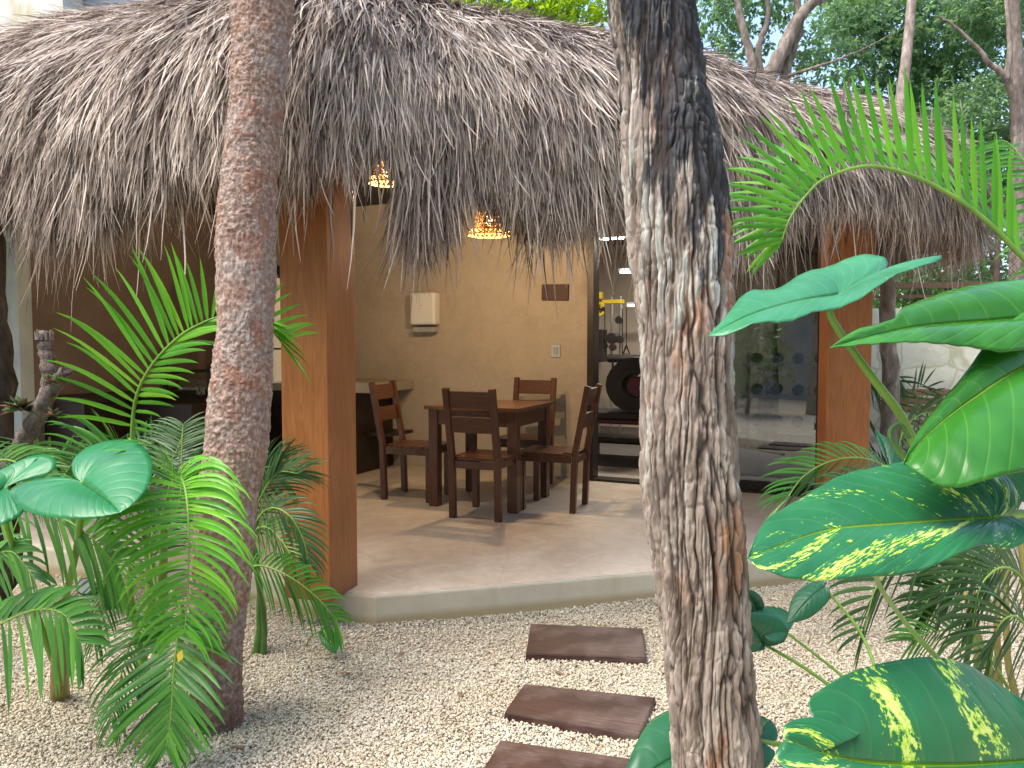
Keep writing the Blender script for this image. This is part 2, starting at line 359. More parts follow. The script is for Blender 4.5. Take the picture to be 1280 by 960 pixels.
blk = t.attr('black'); bn = t.math('MULTIPLY', t.math('SUBTRACT', t.noise(t.world((1,1,.16)), 24, 5, .6), .3), 2.5); bm = t.ramp(t.math('ADD', t.math('SUBTRACT', blk, bn), .5), [(.42, (0,)), (.58, (.93,))]); base = t.mix(bm, base, t.ramp(n, [(.3, (.012,.015,.022)), (.7, (.05,.055,.065))]))
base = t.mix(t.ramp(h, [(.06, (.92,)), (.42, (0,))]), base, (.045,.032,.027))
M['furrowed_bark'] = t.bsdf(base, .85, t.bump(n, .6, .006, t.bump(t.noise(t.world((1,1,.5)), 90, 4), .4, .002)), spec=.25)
t = NT('scaly_bark'); h = t.attr('h'); v = t.world(); n = t.noise(v, 55, 6, .7)
base = t.ramp(n, [(.3, (.13,.072,.055)), (.5, (.30,.195,.155)), (.68, (.54,.43,.37))])
base = t.mix(t.ramp(t.noise(v, 7, 5, .65), [(.45, (0,)), (.65, (.55,))]), base, t.ramp(n, [(.35, (.19,.18,.18)), (.65, (.43,.42,.40))]))
base = t.mix(t.ramp(t.noise(v, 11, 4, .6), [(.52, (0,)), (.66, (.6,))]), base, (.30,.12,.07))
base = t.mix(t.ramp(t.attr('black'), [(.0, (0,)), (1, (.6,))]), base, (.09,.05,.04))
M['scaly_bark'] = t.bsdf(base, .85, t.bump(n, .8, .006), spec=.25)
t = NT('grey_bark'); v = t.world((1,1,.4)); n = t.noise(v, 16, 6, .65); M['grey_bark'] = t.bsdf(t.ramp(n, [(.3, (.11,.085,.07)), (.55, (.26,.21,.18)), (.75, (.45,.4,.36))]), .85, t.bump(n, .8, .02), spec=.2)
t = NT('dark_bark'); v = t.world((1,1,.4)); n = t.noise(v, 18, 6, .65); M['dark_bark'] = t.bsdf(t.ramp(n, [(.3, (.02,.015,.012)), (.6, (.07,.055,.045)), (.8, (.2,.18,.16))]), .85, t.bump(n, .8, .02), spec=.2)
simple('rough_bark', (.07,.05,.042), (.26,.21,.19), 30, .9, .9, .02, stretch=(1,1,.4))
# gravel
t = NT('pebble'); a = t.attr('shade'); v = t.world(); c = t.ramp(a, [(0, (.30,.23,.15)), (.12, (.44,.365,.26)), (.5, (.57,.505,.395)), (.85, (.70,.65,.55)), (1, (.78,.75,.68))])
c = t.mix(.3, c, t.ramp(t.noise(v, 3.0, 3), [(.35, (.44,.35,.24)), (.65, (.66,.61,.5))])); M['pebble'] = t.bsdf(c, .8, t.bump(t.noise(v, 260, 3), .3, .001), spec=.25)
t = NT('gravel_bed'); v = t.world(); d = t.vor(v, 75); cc = t.vor(v, 75, 'Color'); sp = t.n('ShaderNodeSeparateColor'); t.l(cc, sp.inputs[0])
c = t.ramp(sp.outputs[0], [(0, (.36,.29,.21)), (.5, (.58,.52,.43)), (1, (.74,.7,.62))]); c = t.mix(t.ramp(d, [(.35, (0,)), (.75, (.8,))]), c, (.22,.18,.13)); M['gravel_bed'] = t.bsdf(c, .9, t.bump(d, -.7, .02), spec=.2)
# ------------------------------------------------------------------ light
wd = bpy.data.worlds.new('World'); SC.world = wd; wd.use_nodes = True; nt = wd.node_tree; nt.nodes.clear()
SUN_EL, SUN_AZ = R(60), R(-118)       # azimuth measured clockwise from +Y (the view direction)
sky = nt.nodes.new('ShaderNodeTexSky'); sky.sky_type = 'NISHITA'; sky.sun_disc = False; sky.sun_elevation = SUN_EL; sky.sun_rotation = SUN_AZ
sky.air_density = 1.0; sky.dust_density = 3.0; sky.ozone_density = 1.0
bg = nt.nodes.new('ShaderNodeBackground'); bg.inputs[1].default_value = .15; wo = nt.nodes.new('ShaderNodeOutputWorld')
nt.links.new(sky.outputs[0], bg.inputs[0]); nt.links.new(bg.outputs[0], wo.inputs[0])
sl = bpy.data.lights.new('sun', 'SUN'); so = bpy.data.objects.new('sun', sl); COL.objects.link(so)
sl.energy = 1.5; sl.angle = R(45); sl.color = (1, .94, .82)
sd = Vector((math.sin(SUN_AZ)*math.cos(SUN_EL), math.cos(SUN_AZ)*math.cos(SUN_EL), math.sin(SUN_EL)))
so.rotation_euler = sd.to_track_quat('Z', 'Y').to_euler()
SC.view_settings.view_transform = 'Standard'; SC.view_settings.look = 'None'; SC.view_settings.exposure = 1.7; SC.view_settings.gamma = 1
SC.cycles.use_denoising = True; SC.cycles.max_bounces = 7; SC.cycles.diffuse_bounces = 4; SC.cycles.transparent_max_bounces = 12
SC.cycles.sample_clamp_indirect = 6; SC.cycles.caustics_reflective = False; SC.cycles.caustics_refractive = False
def point_light(name, loc, e, col, r=.04):
    l = bpy.data.lights.new(name, 'POINT'); o = bpy.data.objects.new(name, l); COL.objects.link(o); o.location = [float(a) for a in loc]; l.energy = e; l.color = col; l.shadow_soft_size = r; return o

# ------------------------------------------------------------------ ground
def sheet(name, x0, x1, y0, y1, z, mat, amp=0.0, n=60):
    xs = np.linspace(x0, x1, n); ys = np.linspace(y0, y1, n); X, Y = np.meshgrid(xs, ys); Z = z + amp*vnoise(X*1.3, Y*1.3, X*0)
    V = np.stack([X.ravel(), Y.ravel(), Z.ravel()], 1); i = np.arange(n-1); a = (i[:, None]*n+i[None]).ravel()
    return mesh_obj(name, V, np.stack([a, a+1, a+n+1, a+n], 1), mat, smooth=True)
tag(sheet('ground', -150, 150, -80, 260, -.06, M['soil']), kind='structure')
tag(sheet('gravel_path', -9, 9, -7, 12, -.012, M['gravel_bed'], .012, 120), kind='structure')

def gravel():
    # loose pebbles where the garden is seen
    pts = []
    def inside_slab(x, y):
        s = np.ones_like(x, bool)
        for (ax, ay), (bx, by) in zip(SLAB, SLAB[1:]+SLAB[:1]): s &= ((bx-ax)*(y-ay)-(by-ay)*(x-ax)) > .01
        return s
    for y0, y1, den in ((2.1, 3.3, 27000), (3.3, 4.4, 18000), (4.4, 5.9, 9500)):
        w0 = y1*.74+.5; n = int((y1-y0)*2*w0*den)
        x = RNG.uniform(-w0, w0, n); y = RNG.uniform(y0, y1, n); ok = ~inside_slab(x, y) & (np.abs(x) < y*.72+.45); pts.append(np.stack([x[ok], y[ok]], 1))
    P = np.concatenate(pts); n = len(P)
    phi = (1+5**.5)/2; I = nrm(np.array([(-1,phi,0),(1,phi,0),(-1,-phi,0),(1,-phi,0),(0,-1,phi),(0,1,phi),(0,-1,-phi),(0,1,-phi),(phi,0,-1),(phi,0,1),(-phi,0,-1),(-phi,0,1)]))
    Fi = np.array([(0,11,5),(0,5,1),(0,1,7),(0,7,10),(0,10,11),(1,5,9),(5,11,4),(11,10,2),(10,7,6),(7,1,8),(3,9,4),(3,4,2),(3,2,6),(3,6,8),(3,8,9),(4,9,5),(2,4,11),(6,2,10),(8,6,7),(9,8,1)])
    V = np.repeat(I[None], n, 0)*(1+RNG.uniform(-.22, .22, (n, 12, 1)))
    sz = RNG.lognormal(math.log(.0043), .26, n); V *= (sz[:, None]*np.stack([RNG.uniform(.9,1.45,n), RNG.uniform(.7,1.1,n), RNG.uniform(.5,.85,n)], 1))[:, None, :]
    q = nrm(RNG.normal(size=(n, 4))*np.array([2.2, .6, .6, 2.2])); w, x, y, z = q.T
    Rm = np.stack([np.stack([1-2*(y*y+z*z), 2*(x*y-z*w), 2*(x*z+y*w)], -1), np.stack([2*(x*y+z*w), 1-2*(x*x+z*z), 2*(y*z-x*w)], -1), np.stack([2*(x*z-y*w), 2*(y*z+x*w), 1-2*(x*x+y*y)], -1)], 1)
    V = np.einsum('nij,nkj->nki', Rm, V)
    zz = RNG.uniform(-.004, .009, n) + .012*vnoise(P[:,0]*1.3, P[:,1]*1.3, P[:,0]*0)+.009*vnoise(P[:,0]*4, P[:,1]*4, P[:,0]*0+5)
    V += np.stack([P[:,0], P[:,1], zz], 1)[:, None, :]
    F = (Fi[None]+(np.arange(n)*12)[:, None, None]).reshape(-1, 3)
    o = mesh_obj('gravel', V.reshape(-1, 3), F, M['pebble'], attrs={'shade': np.repeat(RNG.beta(2.2, 1.7, n), 12)})
    tag(o, kind='stuff'); o['label'] = 'loose cream white pebbles covering the garden floor'
SLAB = [(-.81, 3.655), (-.65, 3.615), (.75, 3.99), (1.6, 4.28), (2.75, 4.62), (3.2, 5.4), (4.6, 9.4), (-3.0, 12.2), (-6.5, 9.5), (-5.6, 5.75), (-2.75, 4.47), (-1.31, 3.93)]
gravel()

# sleepers set in the gravel
def sleeper(corners, label, top=.035):
    P = [G(x, y, top)[:2] for x, y in corners]; m = MB().prism([tuple(p) for p in P], -.03, 0.0)
    c = np.mean(P, 0); ax = math.atan2(P[1][1]-P[0][1], P[1][0]-P[0][0])
    V = np.array(m.v); V[:4, 2] = -.05; V[4:, 2] = top; V[:, 0] -= c[0]; V[:, 1] -= c[1]
    ca, sa = math.cos(-ax), math.sin(-ax); V = np.stack([V[:,0]*ca-V[:,1]*sa, V[:,0]*sa+V[:,1]*ca, V[:,2]], 1)
    o = mesh_obj('stepping_plank', V, [f for f in m.f], M['plank_wood'], bevel=.007); o.location = (c[0], c[1], 0); o.rotation_euler = (0, 0, ax)
    tag(o, label, 'stepping plank', 'dark wooden planks set in the gravel as steps')
sleeper([(657, 816), (808, 822), (803, 785), (664, 779)], 'dark wooden stepping plank nearest the cement step, smallest of the three in view')
sleeper([(630, 890), (800, 918), (820, 871), (655, 854)], 'dark wooden stepping plank with pale worn middle, between the two other planks')
sleeper([(590, 985), (800, 1018), (822, 952), (625, 924)], 'dark wooden stepping plank cut off by the bottom edge of the photo')

# ------------------------------------------------------------------ pavilion
pav = thing('thatched_pavilion', 'open garden pavilion with shaggy grey thatched roof, wood pillars and cement floor', 'pavilion', (0, 5, 0))
def slab():
    n = len(SLAB); m = MB(); m.prism(SLAB, -.1, .146); o = m.build('floor_slab', M['slab_edge'], pav, bevel=.012)
    i = [(x, y) for x, y in SLAB]; c = np.mean(i, 0); ins = [tuple(np.array(p)+(c-np.array(p))*.006) for p in i]
    MB().prism(ins, .12, .15).build('floor_surface', M['cement_floor'], pav, bevel=.003)
slab()
def bframe_box(m, t0, t1, q0, q1, z0, z1):
    P = [B(t, q, z) for z in (z0, z1) for t, q in ((t0, q0), (t1, q0), (t1, q1), (t0, q1))]
    return m.add(P, [(3,2,1,0),(4,5,6,7),(0,1,5,4),(1,2,6,5),(2,3,7,6),(3,0,4,7)])
H = 2.72
bframe_box(MB(), -4.15, 0, 0, .15, .13, H).build('back_wall', M['plaster'], pav, bevel=.004)
bframe_box(MB(), -4.3, -4.15, -2.2, .15, .13, H).build('side_wall', M['unlit_plaster'], pav)
bframe_box(MB(), -4.32, -4.13, -2.32, -2.202, .13, H).build('post', M['pale_post'], pav, bevel=.004)
# ceiling over the terrace and beams
MB().prism([(-5.3, 5.6), (-.95, 3.75), (1.1, 4.3), (2.3, 4.85), (2.5, 5.4), (2.75, 5.95), (-4.6, 9.4)], H, H+.08).build('ceiling', M['ceiling_dark'], pav)
for i, (a, b) in enumerate((((-.95, 3.72), (2.2, 4.95)), ((-.97, 3.75), (-5.1, 5.6)), ((-.95, 3.8), (1.0, 8.0)))):
    MB().beam((a[0], a[1], H-.1), (b[0], b[1], H-.1), .12, .18).build('roof_beam', M['beam_wood'], pav)
def pillar(corner, ang, sx, sy, lab):
    ca, sa = math.cos(ang), math.sin(ang); lx = np.array([ca, sa]); ly = np.array([-sa, ca])
    c = np.array(corner); P = [c, c+lx*0, c]; poly = [tuple(c-lx*sx), tuple(c), tuple(c+ly*sy), tuple(c-lx*sx+ly*sy)]
    o = MB().prism(poly, .148, H-.003).build('pillar', M['pillar_wood'], pav, bevel=.006); o['label'] = lab
    # corner boards, set proud
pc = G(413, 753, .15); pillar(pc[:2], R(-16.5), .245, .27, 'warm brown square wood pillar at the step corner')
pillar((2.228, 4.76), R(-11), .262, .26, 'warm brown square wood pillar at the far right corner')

# sliding door at the gym opening
door = MB(); D1 = 2.02
bframe_box(door, 0, .06, -.03, .12, .15, 2.6); bframe_box(door, D1-.07, D1, -.03, .12, .15, 2.6); bframe_box(door, .06, D1-.07, -.03, .12, 2.54, 2.6); bframe_box(door, .06, D1-.07, -.03, .12, .15, .172)
fr = door.build('door_frame', M['dark_frame'], pav, bevel=.003)
lf = MB(); L0, L1 = .78, 1.93
for a in ((L0, L0+.06), (L1-.06, L1)): bframe_box(lf, a[0], a[1], .0, .04, .175, 2.53)
bframe_box(lf, L0+.06, L1-.06, 0, .04, .175, .245); bframe_box(lf, L0+.06, L1-.06, 0, .04, 2.47, 2.53)
leafo = lf.build('sliding_door', M['dark_frame'], pav, bevel=.002)
g = bframe_box(MB(), L0+.055, L1-.055, .017, .023, .24, 2.475).build('pane', M['glass'], leafo)
bframe_box(MB(), L0+.02, L0+.04, -.035, -.002, 1.0, 1.28).build('handle', M['black_metal'], leafo, bevel=.003)
# gym room behind
GD = 4.2
m = MB(); bframe_box(m, -2.4, D1+.003, GD, GD+.15, .13, 2.75); m.build('gym_back_wall', M['plaster'], pav)
bframe_box(MB(), -2.55, -2.4, .16, GD+.15, .13, 2.75).build('gym_left_wall', M['plaster'], pav)
bframe_box(MB(), D1+.003, D1+.15, -.03, GD+.15, .13, 2.75).build('gym_right_wall', M['plaster'], pav)
bframe_box(MB(), -2.5, D1+.15, .0, GD+.15, 2.755, 2.85).build('gym_ceiling', M['gym_ceiling'], pav)
bframe_box(MB(), -2.39, D1, .16, GD-.01, .151, .158).build('gym_floor', M['gym_mat'], pav)
wm = bframe_box(MB(), -2.39, D1-.3, .75, GD-.05, .16, .172).build('rubber_mat', M['rubber_floor']); tag(wm, 'thin dark rubber mat lying on the gym floor under the machines', 'rubber mat')

# thatch
def chaikin(P, k):
    P = np.asarray(P, float)
    for _ in range(k):
        a = P[:-1]*.75+P[1:]*.25; b = P[:-1]*.25+P[1:]*.75; Q = np.empty((2*len(a), P.shape[1])); Q[0::2] = a; Q[1::2] = b; P = np.vstack([P[:1], Q, P[-1:]])
    return P
EV = chaikin([(-7.2, 5.8), (-5.0, 4.82), (-3.2, 4.01), (-1.6, 3.28), (-.86, 2.99), (-.2, 3.23), (1.0, 3.70), (1.9, 4.05), (2.62, 4.40), (3.0, 5.0), (3.42, 6.2), (4.3, 9.2)], 3)
seg = np.linalg.norm(np.diff(EV, axis=0), axis=1); ST = np.concatenate([[0], np.cumsum(seg)]); SL = ST[-1]
def eave(t): return np.stack([np.interp(t, ST, EV[:, 0]), np.interp(t, ST, EV[:, 1])], -1)
tt = np.linspace(0, SL, 600); dd = nrm(np.gradient(eave(tt), axis=0)); NN = np.stack([-dd[:, 1], dd[:, 0]], 1)
ker = np.hanning(131); ker /= ker.sum(); pad = np.vstack([np.repeat(NN[:1], 65, 0), NN, np.repeat(NN[-1:], 65, 0)])
NS = nrm(np.stack([np.convolve(pad[:, k], ker, 'valid') for k in (0, 1)], 1))
def inward(t): return np.stack([np.interp(t, tt, NS[:, 0]), np.interp(t, tt, NS[:, 1])], -1)
PRS = np.array([.02, 0, .0, .05, .16, .36, .66, 1.05, 1.6, 2.4]); PRZ = np.array([2.08, 2.2, 2.34, 2.48, 2.62, 2.77, 2.92, 3.04, 3.14, 3.22])
PRA = np.linspace(0, 1, len(PRS)); al = np.concatenate([[0], np.cumsum(np.hypot(np.diff(PRS), np.diff(PRZ)))]); PRL = al[-1]
def rprof(l): return np.interp(l, al, PRS), np.interp(l, al, PRZ)
def roof_pt(t, l):
    s, z = rprof(l); zz = z + .05*vnoise(t*.9, l*.8, t*0, 3)+.02*vnoise(t*3.1, l*3, t*0, 4) + np.interp(t, [0, SL*.45, SL*.62, SL*.8, SL], [.5, .12, -.03, -.1, -.15])*np.clip(l/1.2, 0, 1) - .32*np.clip((eave(t)[..., 0]-1.9)/1.2, 0, 1)**1.5*np.clip(l/.7, 0, 1)
    s = s + .05*vnoise(t*1.7, l*1.3, t*0+7, 5)*np.clip(1.4-l, .2, 1)
    p = eave(t)+inward(t)*s[..., None]; return np.concatenate([p, zz[..., None]], -1)
def thatch():
    nt_, nl = 260, 34
    T, L = np.meshgrid(np.linspace(0, SL, nt_), np.linspace(0, PRL, nl), indexing='ij'); V = roof_pt(T, L)
    V = np.concatenate([V, V[:, :1]], 1) if False else V
    under = []
    e = eave(T[:, 0]); n = inward(T[:, 0])
    for s, z in ((.3, 2.25), (.62, 2.66)): under.append(np.concatenate([e+n*s, np.full((nt_, 1), z)], 1)[:, None])
    V = np.concatenate(under[::-1]+[V[:, :]], 1); k = V.shape[1]; a = (np.arange(nt_-1)[:, None]*k+np.arange(k-1)[None]).ravel()
    core = mesh_obj('thatch_roof', V.reshape(-1, 3), np.stack([a, a+1, a+k+1, a+k], 1), M['thatch_core'], pav, smooth=True)
    top = V[:, -1]; c = np.array([[0.3, 9.5, 3.5]]); far = [(6, 12, 3.2), (-7.5, 12, 3.2)]
    VV = np.vstack([top[::6], far]); m = len(VV); VV = np.vstack([VV, c])
    mesh_obj('roof_top', VV, [(i, (i+1) % m, m) for i in range(m)], M['thatch_core'], core)
    # strands
    botx = [-400, 0, 60, 100, 135, 170, 205, 250, 275, 300, 350, 385, 418, 450, 478, 505, 530, 560, 585, 620, 660, 700, 735, 780, 850, 930, 965, 1000, 1025, 1060, 1100, 1130, 1170, 1200, 1225, 1400]
    boty = [310, 300, 330, 328, 285, 222, 312, 222, 275, 262, 240, 262, 180, 195, 200, 300, 350, 318, 262, 300, 305, 330, 318, 300, 335, 345, 318, 285, 300, 275, 275, 300, 300, 312, 300, 300]
    def zbot(t):
        e = eave(t); q = e[..., 1]; px = 640+960*e[..., 0]/q; return 1.35+(430-np.interp(px, botx, boty))*q/960, px
    K = 6
    def strands(n, tmin, tmax, lmin, lmax, kind):
        t = RNG.uniform(tmin, tmax, n); u = RNG.uniform(0, 1, n); l = lmin+(lmax-lmin)*u
        p = roof_pt(t, l); e = 1e-2
        down = nrm(roof_pt(t, np.maximum(l-e, 0))-roof_pt(t, np.maximum(l-e, 0)+2*e)); lat = nrm(roof_pt(t+e, l)-p); out = np.cross(lat, down); out = nrm(out); out *= np.sign(out[:, 2:3]*.3+(-out[:, 1:2]))
        clump = vnoise(t*9, l*3, t*0, 21); clump2 = vnoise(t*26, l*6, t*0, 22)
        if kind == 'top':
            d = down + out*RNG.uniform(.02, .24, (n, 1)) + lat*(clump*.16+clump2*.12+RNG.normal(0, .12, n))[:, None]
            ln = RNG.uniform(.10, .34, n); g = RNG.uniform(.05, .5, n); start = p + out*RNG.uniform(-.01, .02, (n, 1))
        else:
            zb, px = zbot(t); dep = RNG.uniform(0, 1, n)**1.5
            n2 = inward(t); start = p.copy(); start[:, :2] += n2*(dep*.30)[:, None]
            start[:, 2] = p[:, 2] + RNG.uniform(0, .1, n)
            tipz = zb + .03+ .09*vnoise(t*7, t*0, t*0, 55)+ .05*vnoise(t*19, t*0, t*0, 56) + .04*clump + .03*clump2 + RNG.exponential(.05, n) - np.where(RNG.uniform(0, 1, n) < .16, RNG.exponential(.11, n), 0)
            tipz += (RNG.uniform(0, 1, n)**2)*.25
            zw = np.where(((px > 456) & (px < 512)), 1.35+(430-196)*eave(t)[:, 1]/960, np.where((px > 578) & (px < 645), 1.35+(430-262)*eave(t)[:, 1]/960, 0)); tipz = np.where(RNG.uniform(0, 1, n) < .93, np.maximum(tipz, zw), tipz); start[:, 2] = np.maximum(start[:, 2], tipz+.16); ln = np.clip(start[:, 2]-tipz, .10, .75); d = np.zeros((n, 3)); d[:, 2] = -1
            d += out*RNG.uniform(-.02, .14, (n, 1)) + lat*(clump*.12+clump2*.12+RNG.normal(0, .09, n))[:, None]; g = RNG.uniform(.1, .3, n)
        d = nrm(d); C = [start]; curl = RNG.normal(0, .13, (n, 3))*np.array([1, 1, .3])
        for k in range(K-1):
            C.append(C[-1]+d*(ln/(K-1))[:, None]); d = nrm(d+np.array([0, 0, -1])*g[:, None]*.35+curl*.4+RNG.normal(0, .035, (n, 3)))
        C = np.stack(C, 1); dr = nrm(np.gradient(C, axis=1)); side = nrm(lat[:, None]*1.0 + out[:, None]*RNG.normal(0, .55, (n, 1, 1)))
        side = nrm(side-dr*np.sum(side*dr, -1, keepdims=True))
        w = (RNG.uniform(.0016, .0046, n) if kind == 'top' else RNG.uniform(.0018, .0058, n))[:, None]*np.array([.7, 1, 1, .85, .55, .12])[None]
        V = np.stack([C-side*w[..., None], C+side*w[..., None]], 2).reshape(n*K*2, 3)
        b = (np.arange(n)*K*2)[:, None]+np.arange(K-1)[None]*2; F = np.stack([b, b+1, b+3, b+2], -1).reshape(-1, 4)
        sh = np.clip(.5+.16*clump+.12*clump2+.12*vnoise(t*1.3, l*2, t*0, 33)+RNG.normal(0, .27, n) + (.05 if kind == 'top' else -.05), 0, 1)
        tip = np.linspace(0, 1, K)[None]*RNG.uniform(.1, .9, (n, 1)); tip = tip + (0 if kind == 'top' else .12)
        return V, F, np.repeat(sh, K*2), np.repeat(tip.reshape(-1), 2)
    out = []; off = 0
    tv0, tv1 = np.interp([-3.6], EV[:, 0], ST)[0], np.interp([4.9], EV[:, 1][np.argmin(EV[:, 1]):], ST[np.argmin(EV[:, 1]):])[0]
    sets = [strands(1500, .1, tv0, .05, 1.6, 'top'), strands(3000, .1, tv0, 0, .4, 'hang'), strands(2500, tv1+.8, SL-.1, .05, 1.6, 'top'), strands(2500, tv1+.8, SL-.1, 0, .4, 'hang'),
            strands(115000, tv0-.1, tv1+.8, .10, 1.85, 'top'), strands(14000, tv0-.1, tv1+.8, 1.8, PRL-.05, 'top'), strands(52000, tv0-.1, tv1+.8, 0, .42, 'hang')]
    Vs, Fs, A, Tp = [], [], [], []
    for V, F, s, tp in sets: Vs.append(V); Fs.append(F+off); off += len(V); A.append(s); Tp.append(tp)
    mesh_obj('thatch_strands', np.concatenate(Vs), np.concatenate(Fs), M['thatch'], core, attrs={'shade': np.concatenate(A), 'tip': np.concatenate(Tp)})
thatch()

# ------------------------------------------------------------------ furniture
def chair_proto():
    r = thing('wooden_chair', 'x', 'chair', (0, 0, 0), 0, 'wooden chairs around the dining table')
    cw, cx = M['chair_wood'], M['chair_wood_x']; w = .385; ps = .045
    for s in (-1, 1):
        MB().beam((s*(w/2-ps/2), 0, 0), (s*(w/2-ps/2), -.015, .43), ps, .042, (0,1,0)).beam((s*(w/2-ps/2), -.015, .428), (s*(w/2-ps/2), -.105, .905), ps, .04, (0,1,0)).build('leg', cw, r, bevel=.004, world=False)
        MB().box((s*(w/2-ps/2), .38, .2), (ps, .045, .40)).build('leg', cw, r, bevel=.004, world=False)
        MB().box((s*(w/2-ps/2), .19, .385), (.024, .345, .06)).build('side_rail', M['table_wood'] if False else cw, r, bevel=.003, world=False)
    MB().box((0, .38, .375), (w-2*ps-.002, .024, .05)).build('front_rail', cx, r, bevel=.003, world=False)
    MB().box((0, -.012, .375), (w-2*ps-.002, .022, .05)).build('back_rail', cx, r, bevel=.003, world=False)
    se = MB()
    for k in range(5): se.box((0, .035+k*.0865, .413), (w-(.092 if k == 0 else -.012), .078, .022))
    se.build('seat', cx, r, bevel=.003, world=False)
    ang = math.atan2(.09, .475)
    Rm = Matrix.Rotation(ang, 3, 'X')
    MB().box((0, -.089, .825), (w-2*ps-.002, .02, .12), M=Rm).build('top_slat', cx, r, bevel=.003, world=False)
    MB().box((0, -.060, .655), (w-2*ps-.002, .02, .11), M=Rm).build('middle_slat', cx, r, bevel=.003, world=False)
    return r
def dup(root, loc, rz, label):
    r = root.copy(); COL.objects.link(r); r.location = loc; r.rotation_euler = (0, 0, rz); r['label'] = label
    for ch in list(root.children):
        c = ch.copy(); COL.objects.link(c); c.parent = r
        for g2 in ch.children: d = g2.copy(); COL.objects.link(d); d.parent = c
    return r
ch = chair_proto()
# (rear feet midpoint, facing direction)
ch.location = (-.25, 5.2, .15); ch.rotation_euler = (0, 0, R(-22)); ch['label'] = 'dark wooden chair nearest to the viewer, its ladder back turned to the camera'
dup(ch, (-.93, 6.05, .15), R(-90-19), 'dark wooden chair by the cement counter, facing right to the table')
dup(ch, (.17, 6.62, .15), R(180-20), 'dark wooden chair behind the table against the beige wall, facing the camera')
dup(ch, (.49, 5.56, .15), R(90-20), 'dark wooden chair beside the gym doorway, leaning back and facing left to the table')
tb = thing('dining_table', 'square dark wooden table with a plank top and thick legs, between the four chairs', 'table', (-.16, 5.83, .15), R(-22.5))
tm = MB(); 
for k in range(6): tm.box((-.3125+k*.125, 0, .735), (.1235, .72, .028))
tm.box((0, -.3675, .735), (.75, .013, .028)).box((0, .3675, .735), (.75, .013, .028)).build('tabletop', M['table_wood'], tb, bevel=.002, world=False)
for sx in (-1, 1):
    for sy in (-1, 1): MB().box((sx*.315, sy*.31, .36), (.075, .075, .72)).build('leg', M['chair_wood'], tb, bevel=.005, world=False)
for s in (-1, 1):
    MB().box((0, s*.325, .665), (.553, .025, .11)).build('apron', M['chair_wood_x'], tb, bevel=.002, world=False)
    MB().box((s*.33, 0, .665), (.025, .543, .11)).build('apron', M['chair_wood_x'], tb, bevel=.002, world=False)

# wall things
def on_wall(px0, py0, px1, py1):
    a = wall_hit(px0, py0); b = wall_hit(px1, py1); c = wall_hit((px0+px1)/2, (py0+py1)/2); w = np.linalg.norm((b-a)[:2]); return c, w, abs(a[2]-b[2])
c, w, h = on_wall(520, 366, 551, 412); c[:2] -= WQ*.002
pd = thing('paper_dispenser', 'white plastic paper towel dispenser mounted on the beige wall', 'dispenser', c, -BA)
MB().box((0, -.06, .02), (w, .12, h-.05)).build('cover', M['white_plastic'], pd, bevel=.022, world=False)
MB().box((0, -.055, -h/2+.0), (w*.86, .10, .05)).build('paper_slot', M['grey_plastic'], pd, bevel=.01, world=False)
MB().box((0, -.122, .05), (.02, .004, .006)).build('latch', M['grey_plastic'], pd, world=False)
c, w, h = on_wall(678, 356, 711, 375); c[:2] -= WQ*.012
o = MB().box((0, 0, 0), (w, .022, h)).build('wall_plaque', M['plaque_wood'], bevel=.003); o.location = c; o.rotation_euler = (0, R(1.5), -BA); tag(o, 'small blank dark red wooden plaque on the beige wall left of the doorway', 'plaque')
c, w, h = on_wall(689.5, 431, 700.5, 446.5); c[:2] -= WQ*.006
sw = thing('light_switch', 'small light switch with steel plate on the beige wall below the plaque', 'switch', c, -BA)
MB().box((0, 0, 0), (w, .01, h)).build('plate', M['steel'], sw, bevel=.002, world=False); MB().box((0, -.008, 0), (w*.5, .008, h*.62)).build('rocker', M['grey_plastic'], sw, bevel=.002, world=False)

# counter along the back wall
ct = thing('kitchen_counter', 'long cement topped counter with black wood cabinets along the back wall behind the pillar', 'counter', B(-2.7, -.35, .15), -BA)
def bl(m, t0, t1, q0, q1, z0, z1): return bframe_box(m, t0, t1, q0, q1, z0, z1)
bl(MB(), -4.12, -1.78, -.72, -.003, .91, 1.0).build('countertop', M['counter_cement'], ct, bevel=.008)
bl(MB(), -4.11, -2.02, -.66, -.01, .152, .905).build('cabinet', M['cabinet_wood'], ct)
for k in range(4): bl(MB(), -4.05+k*.5, -3.57+k*.5, -.682, -.664, .22, .86).build('cabinet_door', M['cabinet_wood'], ct, bevel=.003)
# low shelf seen beside the left chair
tag(bl(MB(), -2.0, -1.72, -.5, -.12, .50, .53).build('wall_shelf', M['cabinet_wood'], None, bevel=.002), 'small dark shelf fixed to the end of the black cabinet behind the left chair', 'shelf')
# white water cooler standing on the counter
p = G(352, 480, 1.0); wc = B(-2.78, -.42, 1.0)
r_ = ray(347, 470); k = 6.95; wc = EYE+r_*(k/r_[1]); wc[2] = 1.0
wt = thing('water_jug', 'tall white water jug with a black tap lid on the counter beside the left pillar', 'water jug', wc, -BA)
MB().tube([(0,0,.001), (0,0,.02), (0,0,.80), (0,0,.84), (0,0,.87)], [.135, .15, .15, .14, .07], 28).build('body', M['white_plastic'], wt, world=False, smooth=False, bevel=.004)
MB().tube([(0,0,.30), (0,0,.315)], [.153, .153], 28).build('band', M['black_metal'], wt, world=False)
MB().cyl((0,0,.865), (0,0,.95), .045, 16, .035).build('neck', M['white_plastic'], wt, world=False)
MB().beam((-.14, -.02, .93), (.07, 0, 1.0), .06, .05).beam((-.09, 0, 1.08), (.05, 0, 1.02), .03, .04).cyl((0,0,.94), (0,0,1.02), .04, 12).build('pump_lid', M['black_metal'], wt, world=False, bevel=.004)
